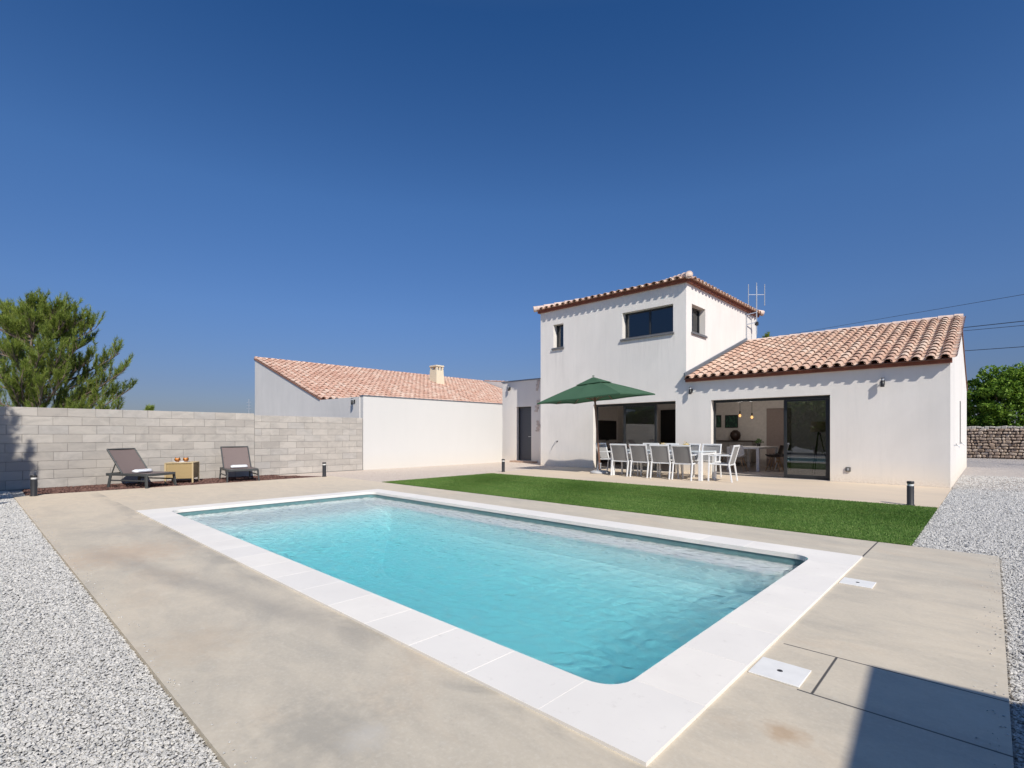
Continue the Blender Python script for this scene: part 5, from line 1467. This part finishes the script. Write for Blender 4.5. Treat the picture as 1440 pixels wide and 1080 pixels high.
for k, (x, y, z, lb) in enumerate(((-6.02, 17.3, 1.80, 'left glowing bare bulb pendant over the indoor table'), (-5.66, 17.35, 1.74, 'right glowing bare bulb pendant over the indoor table'))):
    p = empty('pendant_lamp', (x, y, 2.5), 0, lb, 'pendant lamp', 'bare bulb pendants over the indoor table'); dz = z-2.5
    mb = MB(); mb.tube([(0, 0, 0), (0, 0, dz+.13)], .006, 6); mb.build('cord', M['blackish'], p)
    mb = MB(); mb.tube([(0, 0, dz+.05), (0, 0, dz+.14)], .022, 10); mb.build('socket', M['blackish'], p)
    mb = MB(); mb.lathe([(0, dz-.05), (.025, dz-.042), (.04, dz-.01), (.036, dz+.02), (.015, dz+.05)], n=16); mb.build('bulb', M['bulb'], p)
    ld = bpy.data.lights.new('bulb_light', 'POINT'); ld.energy = 8; ld.shadow_soft_size = .05; ld.color = (1, .92, .84)
    lo_ = bpy.data.objects.new('bulb_light', ld); COL.objects.link(lo_); lo_.parent = p; lo_.location = (0, 0, dz-.12)
fl = empty('tripod_lamp', (-3.72, 17.2, .01), 0, 'tripod floor lamp with a drum shade behind the closed glass door', 'floor lamp')
mb = MB(); mb.lathe([(.22, 1.25), (.20, 1.55)], n=28); mb.build('lamp_shade', M['shade'], fl)
for k in range(3):
    a = R(120*k+20); mb = MB(); mb.tube([(.03*math.cos(a), .03*math.sin(a), 1.22), (.27*math.cos(a), .27*math.sin(a), 0)], [.016, .012], 8); mb.build('leg', M['blackish'], fl)
mb = MB(); mb.tube([(0, 0, 1.15), (0, 0, 1.40)], .02, 8); mb.build('lamp_holder', M['dark'], fl)
pl = empty('table_plant', (-5.75, 18.3, .776), 0, 'small dark potted plant standing on the indoor table', 'plant')
mb = MB(); mb.lathe([(0, 0), (.05, 0), (.065, .10), (0, .09)], n=16); mb.build('pot', M['blackish'], pl)
P_ = rng.normal(0, .05, (160, 3)); P_[:, 2] = np.abs(P_[:, 2])+.12; v, f = leaf_cloud(P_, .035); np_mesh('leaves', v, f, M['leafpot'], pl)

# ------------------------------------------------------------------ outbuilding behind the camera (its roof edge casts the shadow on the deck)
hb = 2.6; kx, ky = SUN.x/SUN.z*hb, SUN.y/SUN.z*hb
bx0, by1 = -.46+kx, 3.18+ky
pb = empty('pool_house', (bx0, by1, 0), R(4), 'flat-roofed outbuilding outside the right of the photo, casting the dark shadow on the deck', 'building'); PBo = pb.location
mb = MB(); wall_grid(mb, lambda a, z, t: (bx0+.02+t, a, z), by1-4, by1-.02, -.1, hb-.1, [(by1-2.6, by1-1.6, 0, 2.05)], .2)
mb.bx(bx0+.22, bx0+5, by1-.22, by1-.02, -.1, hb-.1); mb.bx(bx0+.22, bx0+5, by1-4, by1-3.8, -.1, hb-.1); mb.bx(bx0+4.8, bx0+5, by1-3.8, by1-.22, -.1, hb-.1)
mb.build('wall', flat('weathered_boards', (.16, .12, .09), .8, 0, .2, 3, .3), pb, PBo, fix=True)
mb = MB(); mb.bx(bx0, bx0+5.02, by1-4.02, by1, hb-.098, hb, bev=.005); mb.build('roof', M['zinc'], pb, PBo)
mb = MB(); mb.bx(bx0+.1, bx0+.14, by1-2.59, by1-1.61, .0, 2.04, bev=.004); mb.build('door', M['anthracite'], pb, PBo)

# ------------------------------------------------------------------ light, sky, camera
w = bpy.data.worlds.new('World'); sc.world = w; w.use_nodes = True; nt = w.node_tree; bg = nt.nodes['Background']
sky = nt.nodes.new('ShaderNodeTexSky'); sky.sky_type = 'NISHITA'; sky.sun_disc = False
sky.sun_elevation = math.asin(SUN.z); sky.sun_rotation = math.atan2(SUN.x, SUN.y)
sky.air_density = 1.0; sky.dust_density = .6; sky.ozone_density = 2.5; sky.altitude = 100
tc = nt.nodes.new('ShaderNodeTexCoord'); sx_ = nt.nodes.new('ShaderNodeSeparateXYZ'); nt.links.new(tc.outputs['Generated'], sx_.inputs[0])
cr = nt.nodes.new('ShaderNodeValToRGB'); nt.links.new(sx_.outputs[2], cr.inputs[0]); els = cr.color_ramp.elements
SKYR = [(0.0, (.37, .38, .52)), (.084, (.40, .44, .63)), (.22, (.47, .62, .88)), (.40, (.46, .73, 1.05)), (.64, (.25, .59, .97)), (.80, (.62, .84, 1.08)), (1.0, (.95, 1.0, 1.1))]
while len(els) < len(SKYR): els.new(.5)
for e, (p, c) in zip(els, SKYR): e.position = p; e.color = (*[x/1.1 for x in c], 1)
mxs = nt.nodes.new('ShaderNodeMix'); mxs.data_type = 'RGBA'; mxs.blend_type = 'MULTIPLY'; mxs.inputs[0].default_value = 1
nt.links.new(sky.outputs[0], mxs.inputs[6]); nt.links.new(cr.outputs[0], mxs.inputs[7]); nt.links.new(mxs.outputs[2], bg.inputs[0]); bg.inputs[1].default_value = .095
sl = bpy.data.lights.new('sun', 'SUN'); sl.energy = 4.0; sl.angle = R(.53); sl.color = (1, .94, .84)
so_ = bpy.data.objects.new('sun', sl); COL.objects.link(so_); so_.rotation_euler = SUN.to_track_quat('Z', 'Y').to_euler(); so_.location = SUN*50
if CAUST: sl.cycles.is_caustics_light = True
cam = bpy.data.cameras.new('camera'); co_ = bpy.data.objects.new('camera', cam); COL.objects.link(co_)
cam.sensor_width = 36; cam.lens = 36*FP/1440; cam.shift_y = 70/1440; cam.clip_start = .05; cam.clip_end = 3000
co_.location = (0, 0, CH); co_.rotation_euler = (R(90), 0, TH); sc.camera = co_
vs_ = sc.view_settings; vs_.view_transform = 'Standard'; vs_.look = 'None'; vs_.gamma = 1; vs_.exposure = 0.22; vs_.use_curve_mapping = False
cy = sc.cycles; cy.max_bounces = 12; cy.diffuse_bounces = 7; cy.glossy_bounces = 4; cy.transmission_bounces = 6; cy.transparent_max_bounces = 16; cy.use_denoising = True; cy.volume_bounces = 6
cy.caustics_refractive = True; cy.caustics_reflective = False; cy.sample_clamp_indirect = 8
